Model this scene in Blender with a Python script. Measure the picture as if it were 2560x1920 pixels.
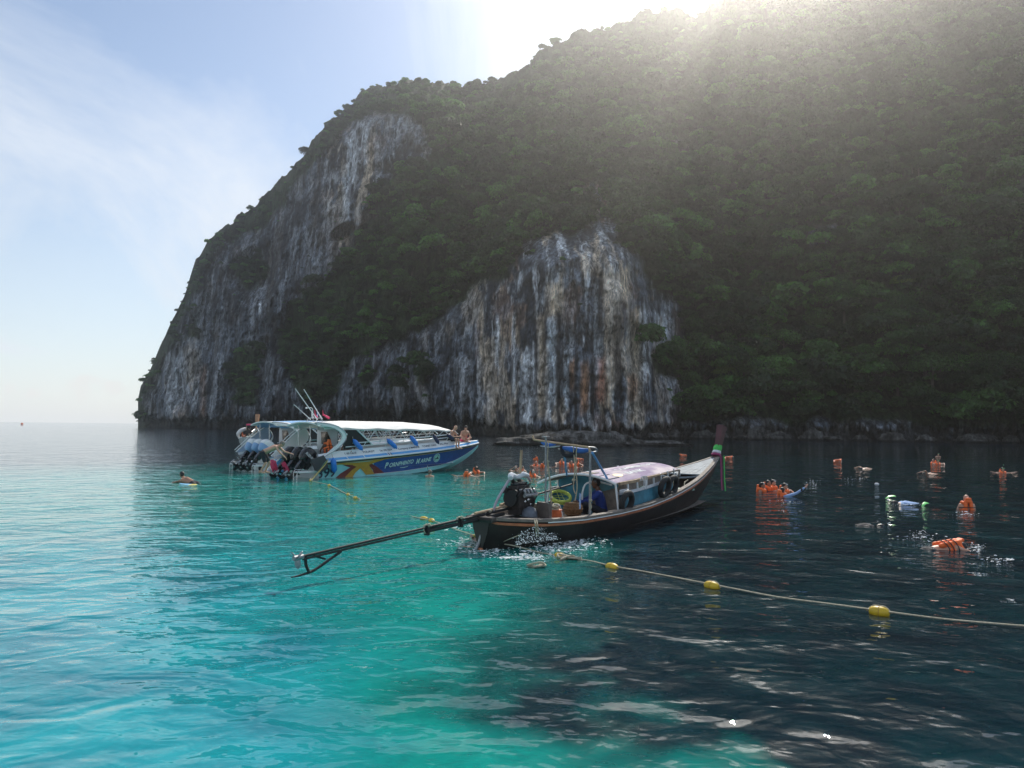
import bpy, bmesh, math, random
import numpy as np
from mathutils import Vector, Matrix
R = math.radians
rnd = random.Random(7)
for _o in list(bpy.data.objects): bpy.data.objects.remove(_o)
SC = bpy.context.scene
COL = SC.collection

# ------------------------------------------------------------------ camera
CAMH = 2.4
PITCH, ROLL = 3.22, 0.67
cam_d = bpy.data.cameras.new('camera'); cam = bpy.data.objects.new('camera', cam_d); COL.objects.link(cam)
cam_d.sensor_width = 36; cam_d.lens = 25.99; cam_d.clip_end = 9000; cam_d.clip_start = 0.1
CAM_M = Matrix.Translation((0, 0, CAMH)) @ Matrix.Rotation(R(90 + PITCH), 4, 'X') @ Matrix.Rotation(R(ROLL), 4, 'Z')
cam.matrix_world = CAM_M
SC.camera = cam
FPX = 1848.0

# ------------------------------------------------------------------ sky, sun, exposure
SUN_AZ, SUN_EL = 20.0, 40.0
w = bpy.data.worlds.new('World'); SC.world = w; w.use_nodes = True
nt = w.node_tree; nt.nodes.clear()
def N(tree, typ, **kw):
    n = tree.nodes.new(typ)
    for k, v in kw.items():
        if k == 'inp':
            for kk, vv in v.items(): n.inputs[kk].default_value = vv
        else: setattr(n, k, v)
    return n
def build_sky():
    L = nt.links.new
    out = N(nt, 'ShaderNodeOutputWorld'); bg = N(nt, 'ShaderNodeBackground'); bg.inputs[1].default_value = 0.12
    L(bg.outputs[0], out.inputs[0])
    sky = N(nt, 'ShaderNodeTexSky'); sky.sky_type = 'NISHITA'; sky.sun_disc = False
    sky.sun_elevation = R(SUN_EL); sky.sun_rotation = R(SUN_AZ); sky.air_density = 1.0; sky.dust_density = 0.45; sky.ozone_density = 1.0
    tc = N(nt, 'ShaderNodeTexCoord'); sep = N(nt, 'ShaderNodeSeparateXYZ'); L(tc.outputs['Generated'], sep.inputs[0])
    def M(op, a, b=None, clamp=False):
        n = N(nt, 'ShaderNodeMath', operation=op, use_clamp=clamp)
        for i, v in enumerate((a, b)):
            if v is None: continue
            if isinstance(v, (int, float)): n.inputs[i].default_value = v
            else: L(v, n.inputs[i])
        return n.outputs[0]
    z = sep.outputs[2]
    zz = M('ADD', M('MAXIMUM', z, 0.0), 0.18)
    u = M('DIVIDE', sep.outputs[0], zz); v = M('DIVIDE', sep.outputs[1], zz)
    cmb = N(nt, 'ShaderNodeCombineXYZ'); L(u, cmb.inputs[0]); L(v, cmb.inputs[1])
    mp = N(nt, 'ShaderNodeMapping'); mp.inputs['Scale'].default_value = (0.85, 0.40, 1); mp.inputs['Rotation'].default_value = (0, 0, R(50)); mp.inputs['Location'].default_value = (3.1, 1.2, 0)
    L(cmb.outputs[0], mp.inputs[0])
    n1 = N(nt, 'ShaderNodeTexNoise', inp={'Scale': 1.25, 'Detail': 9, 'Roughness': 0.60, 'Distortion': 0.9}); L(mp.outputs[0], n1.inputs[0])
    cr = N(nt, 'ShaderNodeValToRGB'); cr.color_ramp.elements[0].position = 0.42; cr.color_ramp.elements[1].position = 0.62; L(n1.outputs[0], cr.inputs[0])
    # low haze veil near the horizon
    veil = M('POWER', M('SUBTRACT', 1.0, M('MAXIMUM', z, 0.0), True), 7.0)
    cl = M('MULTIPLY', cr.outputs[0], 0.80)
    tot = M('MAXIMUM', cl, M('MULTIPLY', veil, 0.80))
    # small cumulus low over the horizon on the left
    nrm = N(nt, 'ShaderNodeMapping'); nrm.inputs['Scale'].default_value = (26, 26, 34); L(tc.outputs['Generated'], nrm.inputs[0])
    n2 = N(nt, 'ShaderNodeTexNoise', inp={'Scale': 1.0, 'Detail': 7, 'Roughness': 0.55}); L(nrm.outputs[0], n2.inputs[0])
    az = M('ARCTAN2', sep.outputs[0], sep.outputs[1])
    d1 = M('DIVIDE', M('ADD', az, 0.535), 0.06); d2 = M('DIVIDE', M('SUBTRACT', z, 0.036), 0.018)
    r2 = M('ADD', M('MULTIPLY', d1, d1), M('MULTIPLY', d2, d2))
    cu = M('SUBTRACT', M('ADD', n2.outputs[0], M('MULTIPLY', M('SUBTRACT', 1.0, r2), 0.22)), 0.60)
    cu = M('MULTIPLY', cu, 9.0, True)
    mix = N(nt, 'ShaderNodeMixRGB'); L(tot, mix.inputs[0]); L(sky.outputs[0], mix.inputs[1]); mix.inputs[2].default_value = (6.3, 6.7, 7.3, 1)
    mix2 = N(nt, 'ShaderNodeMixRGB'); L(M('MULTIPLY', cu, 0.7), mix2.inputs[0]); L(mix.outputs[0], mix2.inputs[1]); mix2.inputs[2].default_value = (6.8, 6.7, 6.5, 1)
    L(mix2.outputs[0], bg.inputs[0])
    up = N(nt, 'ShaderNodeCombineXYZ'); L(sep.outputs[0], up.inputs[0]); L(sep.outputs[1], up.inputs[1]); L(M('MAXIMUM', z, 0.004), up.inputs[2]); L(up.outputs[0], sky.inputs[0])
build_sky()
sd = bpy.data.lights.new('sun', 'SUN'); sd.energy = 4.6; sd.angle = R(0.53); sd.color = (1.0, 0.94, 0.84)
sun = bpy.data.objects.new('sun', sd); COL.objects.link(sun)
SUN_DIR = Vector((math.sin(R(SUN_AZ)) * math.cos(R(SUN_EL)), math.cos(R(SUN_AZ)) * math.cos(R(SUN_EL)), math.sin(R(SUN_EL))))
sun.rotation_euler = SUN_DIR.to_track_quat('Z', 'Y').to_euler(); sun.location = SUN_DIR * 500
SC.view_settings.view_transform = 'Standard'; SC.view_settings.look = 'None'; SC.view_settings.gamma = 1; SC.view_settings.exposure = 0.22
SC.view_settings.use_curve_mapping = False
SC.render.engine = 'CYCLES'
cy = SC.cycles; cy.use_denoising = True; cy.max_bounces = 6; cy.diffuse_bounces = 3; cy.glossy_bounces = 3; cy.transmission_bounces = 3
cy.volume_bounces = 1; cy.transparent_max_bounces = 8; cy.sample_clamp_indirect = 6; cy.caustics_reflective = False; cy.caustics_refractive = False

# ------------------------------------------------------------------ helpers
def px2dir(x, y):
    """direction (Y = 1) through a point of the 2560 x 1920 photograph; used only to measure where things stand"""
    d = CAM_M.to_3x3() @ Vector(((x - 1280) / FPX, (960 - y) / FPX, -1))
    return d
def at_z(x, y, z=0.0):
    d = px2dir(x, y); t = (z - CAMH) / d.z
    return Vector((d.x * t, d.y * t, z))
def at_d(x, y, D):
    d = px2dir(x, y); d = d / d.y
    return Vector((d.x * D, D, CAMH + d.z * D))

def tag(o, label=None, cat=None, group=None, kind=None):
    if label: o['label'] = label
    if cat: o['category'] = cat
    if group: o['group'] = group
    if kind: o['kind'] = kind
    return o
def empty(name, loc=(0, 0, 0), rz=0.0, label=None, cat=None, group=None):
    o = bpy.data.objects.new(name, None); o.empty_display_size = 0.3; COL.objects.link(o); o.location = loc; o.rotation_euler = (0, 0, rz)
    return tag(o, label, cat, group)
def link(name, me, mat, parent=None):
    o = bpy.data.objects.new(name, me); COL.objects.link(o)
    if mat is not None and len(me.materials) == 0:
        me.materials.append(mat)
    if parent is not None: o.parent = parent
    return o
def copy_tree(o, parent=None):
    c = o.copy(); COL.objects.link(c)
    if parent is not None: c.parent = parent
    for ch in o.children: copy_tree(ch, c)
    return c

def hash3(ix, iy, iz, seed):
    n = (ix * 374761393 + iy * 668265263 + iz * 2147483647 + seed * 974634777) & 0xFFFFFFFF
    n = ((n ^ (n >> 13)) * 1274126177) & 0xFFFFFFFF
    n = (n ^ (n >> 16)) & 0xFFFFFFFF
    return n.astype(np.float64) / 4294967295.0
def vnoise(x, y, z, seed=0):
    x, y, z = np.broadcast_arrays(np.asarray(x, float), np.asarray(y, float), np.asarray(z, float))
    xi, yi, zi = np.floor(x).astype(np.int64), np.floor(y).astype(np.int64), np.floor(z).astype(np.int64)
    fx, fy, fz = x - xi, y - yi, z - zi
    fx, fy, fz = [f * f * f * (f * (f * 6 - 15) + 10) for f in (fx, fy, fz)]
    r = 0
    for dx in (0, 1):
        for dy in (0, 1):
            for dz in (0, 1):
                wgt = (fx if dx else 1 - fx) * (fy if dy else 1 - fy) * (fz if dz else 1 - fz)
                r = r + wgt * hash3(xi + dx, yi + dy, zi + dz, seed)
    return r
def fbm(x, y, z, octv=4, seed=0, gain=0.5):
    a, s, t = 1.0, 0, 0
    for i in range(octv):
        s = s + a * vnoise(x * 2 ** i, y * 2 ** i, z * 2 ** i, seed + i * 17); t += a; a *= gain
    return s / t

def new_mat(name):
    m = bpy.data.materials.new(name); m.use_nodes = True
    return m, m.node_tree, m.node_tree.nodes['Principled BSDF']
_mats = {}
def simple(name, col, rough=0.6, metal=0.0, var=0.12, scale=6.0, bump=0.0, spec=0.5):
    """paint, wood, skin...: a base colour with procedural mottling, optional fine relief"""
    if name in _mats: return _mats[name]
    m, t, b = new_mat(name)
    b.inputs['Roughness'].default_value = rough; b.inputs['Metallic'].default_value = metal
    b.inputs['Specular IOR Level'].default_value = spec
    tc = t.nodes.new('ShaderNodeTexCoord')
    nz = N(t, 'ShaderNodeTexNoise', inp={'Scale': scale, 'Detail': 5, 'Roughness': 0.6}); t.links.new(tc.outputs['Object'], nz.inputs[0])
    cr = t.nodes.new('ShaderNodeValToRGB')
    c = Vector(col[:3])
    cr.color_ramp.elements[0].position = 0.3; cr.color_ramp.elements[1].position = 0.7
    cr.color_ramp.elements[0].color = (*[max(0, v * (1 - var)) for v in c], 1); cr.color_ramp.elements[1].color = (*[min(1, v * (1 + var)) for v in c], 1)
    t.links.new(nz.outputs[0], cr.inputs[0]); t.links.new(cr.outputs[0], b.inputs['Base Color'])
    if bump:
        bp = N(t, 'ShaderNodeBump', inp={'Strength': bump, 'Distance': 0.02}); t.links.new(nz.outputs[0], bp.inputs['Height']); t.links.new(bp.outputs[0], b.inputs['Normal'])
    _mats[name] = m
    return m

def mesh_np(name, verts, faces, smooth=True):
    """verts (n,3), faces (m,4) or (m,3) numpy arrays"""
    me = bpy.data.meshes.new(name)
    verts = np.asarray(verts, np.float32); faces = np.asarray(faces, np.int32)
    k = faces.shape[1]
    me.vertices.add(len(verts)); me.vertices.foreach_set('co', verts.ravel())
    me.loops.add(faces.size); me.loops.foreach_set('vertex_index', faces.ravel())
    me.polygons.add(len(faces)); me.polygons.foreach_set('loop_start', np.arange(0, faces.size, k, dtype=np.int32)); me.polygons.foreach_set('loop_total', np.full(len(faces), k, np.int32))
    me.polygons.foreach_set('use_smooth', np.full(len(faces), smooth, bool))
    me.update(calc_edges=True); me.validate()
    return me
def grid_faces(nr, nc, wrap=False):
    r = np.arange(nr - 1)[:, None]; c = np.arange(nc if wrap else nc - 1)[None, :]
    c2 = (c + 1) % nc
    a = r * nc + c; b = r * nc + c2; d = (r + 1) * nc + c; e = (r + 1) * nc + c2
    return np.stack([a, b, e, d], -1).reshape(-1, 4)
def set_attr(me, name, arr, typ='FLOAT'):
    if typ == 'FLOAT':
        a = me.attributes.new(name, 'FLOAT', 'POINT'); a.data.foreach_set('value', np.asarray(arr, np.float32).ravel())
    else:
        a = me.attributes.new(name, 'FLOAT_COLOR', 'POINT'); arr = np.asarray(arr, np.float32)
        if arr.shape[-1] == 3: arr = np.concatenate([arr, np.ones(arr.shape[:-1] + (1,), np.float32)], -1)
        a.data.foreach_set('color', arr.ravel())
# ------------------------------------------------------------------ water
def make_water():
    ang = np.concatenate([np.radians(np.linspace(-48, 48, 620)), np.radians(np.linspace(48, 312, 110)[1:-1])])
    rad = np.exp(np.linspace(math.log(1.2), math.log(900), 640))
    A, RR = np.meshgrid(ang, rad)
    X, Y = RR * np.sin(A), RR * np.cos(A)
    # long low swell
    k = np.clip(1 - RR / 120, 0, 1) * np.clip((RR - 2) / 3, 0, 1)
    Z = k * (0.05 * (fbm(X * 0.22, Y * 0.30, 0, 3, 5) - 0.5) + 0.026 * (fbm(X * 0.8 + 9, Y * 1.0, 0, 2, 11) - 0.5))
    v = np.stack([X, Y, Z], -1).reshape(-1, 3)
    me = mesh_np('water', v, grid_faces(len(rad), len(ang), True)[:, ::-1])
    # what lies under the water: pale sand or dark reef, and how deep
    wx = X + 0.8 * (fbm(X * 0.6, Y * 0.6, 3, 4, 21) - 0.5) * 2; wy = Y + 0.7 * (fbm(X * 0.5, Y * 0.5, 7, 4, 22) - 0.5) * 2
    az = np.degrees(np.arctan2(wx, wy))
    def ss(a, b, x):
        t = np.clip((x - a) / (b - a), 0, 1); return t * t * (3 - 2 * t)
    r = np.hypot(wx, wy)
    # far edge of the sand: drops off to deep water towards the island
    far = ss(27, 46, r - np.clip(-(az + 5) * 0.25, -8, 6))
    # right edge of the sand bank: from behind the long boat curving towards the camera
    # x of the edge as a function of distance y
    ys = np.array([0, 4.8, 5.4, 6.0, 6.5, 7.2, 8, 9.5, 11.6, 14, 19, 26, 40, 4000]); xs = np.array([2.5, 2.1, 1.5, .5, -.5, -1.0, -.8, -.3, .35, .9, 1.9, 3, 3, 3])
    ex = np.interp(wy, ys, xs)
    right = ss(-0.55, 0.65, (wx - ex) / (0.5 + wy * 0.10))
    # second pale patch close by on the right, under the dark tongue
    dark = np.maximum(far, right * (0.74 + 0.26 * ss(-.3, 2.0, wx)) + .22 * np.clip((8.5 - wy) / 1.5, 0, 1) * ss(-1.2, .6, wx))
    near_ = np.clip((8.5 - wy) / 1.5, 0, 1)
    dark = dark + (fbm(X * 1.1, Y * 1.1, 2, 5, 77, .6) - .5) * 1.1 * near_ * np.clip((wx + 1.8) / 1.5, 0, 1) 
    dark = np.clip(dark, 0, 1)
    # open blue sea beyond the point
    deep = ss(60, 220, r)
    cyan = ss(-6, -22, az) * ss(26, 9, r)
    set_attr(me, 'reef', dark); set_attr(me, 'deep', deep); set_attr(me, 'pale', cyan)
    m, t, b = new_mat('sea_water'); L = t.links.new
    geo = t.nodes.new('ShaderNodeNewGeometry')
    def attr(n):
        a = t.nodes.new('ShaderNodeAttribute'); a.attribute_name = n; return a.outputs['Fac']
    def mixc(f, a, c):
        n = t.nodes.new('ShaderNodeMixRGB')
        if isinstance(f, (int, float)): n.inputs[0].default_value = f
        else: L(f, n.inputs[0])
        for i, v_ in ((1, a), (2, c)):
            if isinstance(v_, tuple): n.inputs[i].default_value = (*v_, 1)
            else: L(v_, n.inputs[i])
        return n.outputs[0]
    def noise(scale, detail=4, rough=0.55, sx=1, sy=1, dist=0.0, loc=0.0, rot=0.0):
        mp = t.nodes.new('ShaderNodeMapping'); mp.inputs['Scale'].default_value = (sx, sy, 1); mp.inputs['Location'].default_value = (loc, loc * .7, 0); mp.inputs['Rotation'].default_value = (0, 0, rot)
        L(geo.outputs['Position'], mp.inputs[0])
        n = N(t, 'ShaderNodeTexNoise', inp={'Scale': scale, 'Detail': detail, 'Roughness': rough, 'Distortion': dist}); L(mp.outputs[0], n.inputs[0])
        return n.outputs[0]
    def ramp(f, p0, p1, c0=(0, 0, 0), c1=(1, 1, 1)):
        r_ = t.nodes.new('ShaderNodeValToRGB'); e = r_.color_ramp.elements; e[0].position = p0; e[1].position = p1; e[0].color = (*c0, 1); e[1].color = (*c1, 1); L(f, r_.inputs[0]); return r_.outputs[0]
    sand = mixc(ramp(noise(0.7, 5), 0.35, 0.68), (0.002, 0.185, 0.165), (0.005, 0.275, 0.235))
    sand = mixc(ramp(noise(2.6, 6, 0.65, dist=1.2, loc=4), 0.50, 0.72), sand, (0.003, 0.165, 0.155))  # darker wisps imitate caustic light, put into the sand colour
    sand = mixc(attr('pale'), sand, mixc(ramp(noise(0.55, 5, loc=2, dist=.4), 0.36, 0.66), (0.005, 0.155, 0.20), (0.010, 0.30, 0.34)))
    reef = mixc(ramp(noise(0.6, 6, 0.6, dist=0.6, loc=8), 0.36, 0.74), (0.0025, 0.010, 0.019), (0.003, 0.030, 0.040))
    col = mixc(attr('reef'), sand, reef)
    col = mixc(attr('deep'), col, (0.010, 0.035, 0.065))
    L(col, b.inputs['Base Color'])
    b.inputs['Roughness'].default_value = 0.018; b.inputs['IOR'].default_value = 1.333
    def mul(a, k):
        n = N(t, 'ShaderNodeMath', operation='MULTIPLY'); L(a, n.inputs[0]); n.inputs[1].default_value = k; return n.outputs[0]
    def add(a, c):
        n = N(t, 'ShaderNodeMath', operation='ADD'); L(a, n.inputs[0]); L(c, n.inputs[1]); return n.outputs[0]
    h = add(mul(noise(0.42, 2, 0.5, 0.75, 1.0, 0.3, rot=0.3), 0.105), mul(noise(1.35, 2, 0.45, 0.8, 1.1, 0.5, 3, rot=-0.4), 0.088))
    h = add(h, mul(noise(2.5, 2, 0.5, 0.8, 1.15, 0.4, 11, rot=0.1), 0.022))
    h = add(h, mul(noise(4.6, 2, 0.5, 0.85, 1.1, 0.4, 6, rot=0.5), 0.0145))
    bp = N(t, 'ShaderNodeBump', inp={'Strength': 1.0, 'Distance': 1.0}); L(h, bp.inputs['Height']); L(bp.outputs[0], b.inputs['Normal'])
    o = link('sea', me, m); tag(o, kind='structure')
    return o
make_water()

# ------------------------------------------------------------------ the island: limestone cliff and steep forested slope
SKY_X = [330, 345, 352, 375, 400, 430, 460, 490, 520, 560, 600, 640, 700, 750, 790, 830, 860, 900, 940, 1000, 1060, 1100, 1160, 1200, 1250, 1290, 1325, 1345, 1372, 1410, 1450, 1500, 1550, 1590, 1625, 1680, 1740, 1800, 1850, 1950, 2100, 2300, 2560, 2900, 3300, 3800]
SKY_Y = [1010, 1000, 965, 925, 868, 800, 742, 650, 598, 565, 538, 508, 452, 395, 345, 300, 268, 235, 215, 208, 206, 203, 208, 212, 195, 178, 160, 128, 108, 98, 80, 78, 62, 40, 26, 24, 40, -10, -60, -110, -130, -140, -120, -100, -60, 0]
BASE_X = [330, 500, 700, 850, 1000, 1200, 1400, 1600, 1700, 1900, 2200, 2560, 3000, 3800]
BASE_D = [262, 245, 222, 205, 190, 168, 150, 146, 150, 150, 146, 140, 118, 84]
TOP_B = [6, 16, 30, 40, 50, 78, 96, 104, 104, 104, 104, 104, 100, 90]   # how far the summit lies behind the foot
def poly_sd(px, py, poly):
    """signed distance (px), positive inside"""
    P = np.array(poly, float); n = len(P); d = np.full(px.shape, 1e9); ins = np.zeros(px.shape, bool)
    for i in range(n):
        a, b_ = P[i], P[(i + 1) % n]; e = b_ - a
        wx, wy = px - a[0], py - a[1]
        tt = np.clip((wx * e[0] + wy * e[1]) / (e @ e), 0, 1)
        d = np.minimum(d, np.hypot(wx - e[0] * tt, wy - e[1] * tt))
        c = ((a[1] > py) != (b_[1] > py)) & (px < (b_[0] - a[0]) * (py - a[1]) / (b_[1] - a[1] + 1e-12) + a[0])
        ins ^= c
    return np.where(ins, d, -d)
ROCK_A = [(362, 1080), (372, 985), (405, 900), (440, 850), (470, 760), (503, 670), (565, 612), (648, 568), (708, 522), (752, 450), (802, 395), (850, 355), (880, 305), (930, 285), (1010, 285), (1060, 310), (1075, 350), (1055, 405), (1000, 435), (935, 475), (915, 540), (895, 600), (815, 690), (722, 775), (700, 870), (730, 960), (760, 1015), (850, 985), (862, 920), (930, 890), (990, 850), (1075, 805), (1130, 760), (1200, 705), (1275, 700), (1290, 625), (1375, 580), (1440, 585), (1483, 525), (1547, 555), (1556, 612), (1598, 632), (1624, 706), (1684, 757), (1702, 812), (1722, 905), (1665, 925), (1712, 950), (1714, 1012), (1690, 1040), (1720, 1080), (1720, 1120), (362, 1120)]
EXTRA_ROCK = [[(1470, 470), (1500, 450), (1530, 480), (1525, 530), (1480, 540)], [(1705, 1055), (1740, 1040), (1800, 1050), (1880, 1040), (1960, 1050), (2050, 1045), (2200, 1055), (2350, 1065), (2560, 1070), (3800, 1080), (3800, 1130), (1700, 1130)],
              [(2030, 570), (2080, 560), (2110, 590), (2060, 620), (2010, 610)], [(1560, 470), (1620, 480), (1600, 510), (1560, 500)], [(1680, 350), (1730, 345), (1740, 385), (1690, 390)]]
VEG_HOLES = [[(586, 880), (612, 862), (640, 880), (642, 960), (630, 1012), (590, 1005), (580, 940)], [(1620, 900), (1660, 880), (1700, 905), (1690, 935), (1650, 930)], [(980, 940), (1010, 930), (1020, 975), (1000, 1000), (985, 985)],
             [(905, 905), (930, 900), (935, 950), (915, 960)], [(1040, 925), (1060, 920), (1062, 950), (1045, 950)], [(585, 665), (650, 640), (665, 690), (620, 715)], [(470, 780), (500, 780), (510, 860), (470, 840)], [(870, 700), (900, 640), (905, 720)]]
def island():
    xs = np.concatenate([np.arange(345, 1760, 2.3), np.arange(1760, 2620, 3.2), np.arange(2620, 3800, 12.0)])
    nF, nB = 400, 40
    # eased rows so that the foot of the cliff gets the finest grid
    tF = np.linspace(0, 1, nF) ** 1.08
    sky = np.interp(xs, SKY_X, SKY_Y)
    jit = (fbm(xs * 0.05, 0.0, 0.0, 4, 3) - 0.5) * 30
    sky = sky + jit * np.clip((xs - 380) / 200, 0.25, 1)
    D0 = np.interp(xs, BASE_X, BASE_D); TB = np.interp(xs, BASE_X, TOP_B)
    # px -> tangents
    M3 = np.array(CAM_M.to_3x3())
    def dirs(x, y):
        c = np.stack([(x - 1280) / FPX, (960 - y) / FPX, -np.ones_like(x)], -1) @ M3.T
        return c[..., 0] / c[..., 1], c[..., 2] / c[..., 1]
    X2 = np.broadcast_to(xs, (nF, len(xs))).astype(float)
    # foot: z = -1.5 m
    _, ty_mid = dirs(xs, np.full_like(xs, 1064.0))
    dy = FPX * (CAMH + 1.5) / D0
    ybase = 1064 + (xs - 1280) * 0.0117 + dy
    Y2 = ybase[None, :] + (sky - ybase)[None, :] * tF[:, None]
    # vegetation/rock mask in the photograph's coordinates, with ragged edges
    wob = (fbm(X2 * 0.02, Y2 * 0.02, 0, 5, 9, 0.6) - 0.5) * 120
    sdA = poly_sd(X2, Y2, ROCK_A)
    for p in EXTRA_ROCK: sdA = np.maximum(sdA, poly_sd(X2, Y2, p))
    for p in VEG_HOLES: sdA = np.minimum(sdA, -poly_sd(X2, Y2, p))
    sd = sdA + wob * 0.45
    rock = np.clip(sd / 14 + 0.5, 0, 1)
    inner = np.clip(sd / 50, 0, 1)
    # depth: how far behind the foot every height lies
    t = tF[:, None] * np.ones_like(X2)
    steep = np.clip((X2 - 1560) / 260, 0, 1)            # 0 = wall, 1 = slope
    steep2 = np.clip((X2 - 1050) / 300, 0, 1)
    wall = np.where(t < 0.48, t * 0.08, 0.0384 + (t - 0.48) / 0.52 * (1 - 0.0384))
    gwall_left = t ** 1.7 * 1.0
    gmid = wall
    gslope = t ** 1.12
    g = gwall_left * (1 - steep2) + steep2 * (gmid * (1 - steep) + gslope * steep)
    D = D0[None, :] + TB[None, :] * g
    # the left headland's top stands in front of the main ridge
    D += 30 * np.clip((X2 - 1120) / 120, 0, 1) * np.clip((1 - (Y2 - 200) / 260), 0, 1) * (1 - np.clip((X2 - 1500) / 300, 0, 1))
    # gently sloping sunlit cap of the headland
    cap_ = np.clip((X2 - 800) / 80, 0, 1) * np.clip((1190 - X2) / 60, 0, 1); D += 48 * cap_ * np.clip((sky[None, :] + 80 - Y2) / 80, 0, 1)
    # buttress in the middle
    D -= 13 * np.exp(-((X2 - 1440) / 190) ** 4) * np.clip((Y2 - 540) / 120, 0, 1) * (1 - 0.3 * t)
    # gullies and spurs on the green slope
    tx, ty = dirs(X2, Y2)
    WX, WZ = D * tx, CAMH + D * ty
    D += (fbm(WX * 0.022 + 3, WZ * 0.016, 0, 3, 31) - 0.5) * 34 * (1 - 0.75 * inner) * np.clip(t * 5, 0, 1)
    # limestone relief
    wz = WZ + 3 * fbm(WX * .1, WZ * .1, 0, 3, 2)
    flute = fbm(WX * 0.42, wz * 0.035, 0, 4, 41, 0.55)
    flute2 = np.abs(fbm(WX * 0.16 + 7, wz * 0.02, 0, 3, 43) - 0.5) * 2
    crag = fbm(WX * 0.09, WZ * 0.075, D * 0.02, 5, 45, 0.58)
    fine = fbm(WX * 0.9, WZ * 0.55, 0, 3, 47, 0.6)
    ledge = fbm(WX * 0.05, wz * 0.28, 0, 3, 48)
    D += rock * (-(flute - 0.5) * 4.2 - flute2 * 2.5 - (crag - 0.5) * 11 - (fine - 0.5) * 2.2 - (ledge - 0.5) * 1.8)
    D += (1 - rock) * (-(fine - 0.5) * 1.5 - (fbm(WX * 0.10 + 50, WZ * 0.11, 0, 3, 46, .5) - .5) * 16 * np.clip(t * 8, 0, 1) * np.clip((1.02 - t) * 8, 0, 1))
    # wave-cut notch and caves along the foot
    notch_h = np.interp(xs, [330, 400, 520, 640, 800, 1000, 1060, 1120, 1180, 1250, 1350, 1450, 1700, 2560], [4.6, 3.0, 3.0, 3.4, 4.6, 6.0, 6.4, 4.2, 3.2, 2.4, 1.6, 1.6, 2.6, 2.8])
    notch_h = notch_h * (0.75 + 0.5 * fbm(xs * 0.035, 0, 0, 3, 51)) + 1.6 * (vnoise(xs * 0.16, 0, 0, 52) - 0.5)
    nd = np.interp(xs, [330, 370, 420, 600, 900, 1050, 1150, 1300, 1700, 2560], [16, 12, 6, 5, 12, 14, 8, 2.5, 3.5, 3.5])
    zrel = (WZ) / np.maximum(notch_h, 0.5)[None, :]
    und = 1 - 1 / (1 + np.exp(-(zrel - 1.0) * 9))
    D += und * nd[None, :]
    # the eye-shaped cave high on the headland
    ex_, ey_ = (X2 - 858) / 30, (Y2 - 580 + (X2 - 858) * 0.35) / 21
    hole = np.clip(1.15 - (ex_ ** 2 + ey_ ** 2), 0, 1)
    D += 14 * np.clip(hole * 2.2, 0, 1)
    WX, WZ = D * tx, CAMH + D * ty
    front = np.stack([WX, D, WZ], -1)
    # back: falls away behind the skyline
    top = front[-1]
    s = np.linspace(0, 1, nB + 1)[1:, None]
    bx = top[None, :, 0] * (1 + s * 0.0) ; by = top[None, :, 1] + s * 120; bz = top[None, :, 2] * (1 - s ** 1.6) - 3 * (s > .99)
    back = np.stack([bx, by, bz], -1)
    V = np.concatenate([front, back], 0)
    nr, nc = V.shape[:2]
    me = mesh_np('limestone_island', V.reshape(-1, 3), grid_faces(nr, nc))
    # ---- colours of the stone itself
    xx, zz = front[..., 0], front[..., 2]
    c_dark = np.array([0.022, 0.028, 0.038]); c_mid = np.array([0.085, 0.10, 0.12]); c_pale = np.array([0.50, 0.53, 0.55])
    c_cream = np.array([0.46, 0.38, 0.28]); c_or = np.array([0.33, 0.18, 0.10]); c_bl = np.array([0.46, 0.51, 0.54])
    xw = xx + 1.6 * (fbm(xx * .3, zz * .16, 0, 4, 60) - .5); s1 = fbm(xw * 0.42, zz * 0.05, 0, 5, 61, 0.62); s2 = fbm(xw * 0.12 + 5, zz * 0.07, 0, 5, 62, .6); s3 = fbm(xw * 0.9, zz * 0.12 + 4, 0, 4, 63, 0.65)
    s4 = fbm(xx * 0.3, zz * 0.22, 0, 5, 64, 0.65)
    def st(a, b_, v): 
        q = np.clip((v - a) / (b_ - a), 0, 1); return (q * q * (3 - 2 * q))[..., None]
    C = c_dark * (1 - st(0.42, 0.56, s4 * .65 + s2 * .35)) + c_mid * 1.25 * st(0.42, 0.56, s4 * .65 + s2 * .35)
    region = np.clip(np.exp(-(((X2 - 1420) / 230) ** 2)) + np.exp(-(((X2 - 900) / 90) ** 2 + ((Y2 - 430) / 110) ** 2)) + 0.9 * np.exp(-(((X2 - 450) / 70) ** 2 + ((Y2 - 960) / 90) ** 2)) + 0.12, 0, 1)
    def over(Cc, col, f):
        return Cc * (1 - f) + col * f
    C = over(C, c_pale, st(0.52, 0.62, s1) * (0.15 + 0.75 * region[..., None]) * st(0.38, 0.55, s2))
    C = over(C, c_pale * 0.9, st(0.60, 0.72, s3) * 0.5 * (0.3 + region[..., None]))
    C = over(C, c_cream, st(0.56, 0.66, fbm(xw * 0.22 + 20, zz * 0.06, 0, 5, 66, .6)) * 0.75 * region[..., None])
    C = over(C, c_or, st(0.60, 0.70, fbm(xw * 0.18 + 40, zz * 0.08, 0, 5, 67, .6)) * 0.32 * region[..., None])
    ragged = 5.0 * (fbm(X2 * 0.10, Y2 * 0.03, 0, 4, 68) - 0.5)
    def streak(x, y0, y1, wd, col, a=0.9, soft=18):
        nonlocal C
        edge = np.clip(1.25 - np.abs(X2 - x + ragged * 1.3) / wd, 0, 1) ** 0.7
        ends = np.clip((Y2 - y0 + ragged * 6) / soft, 0, 1) * np.clip((y1 + ragged * 8 - Y2) / soft, 0, 1)
        f = np.clip(edge * ends * (0.80 + 0.8 * (fbm(X2 * 0.12, Y2 * 0.035, 1, 4, 69) - 0.3)), 0, 1)[..., None] * a
        C = C * (1 - f) + np.array(col) * f
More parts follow.
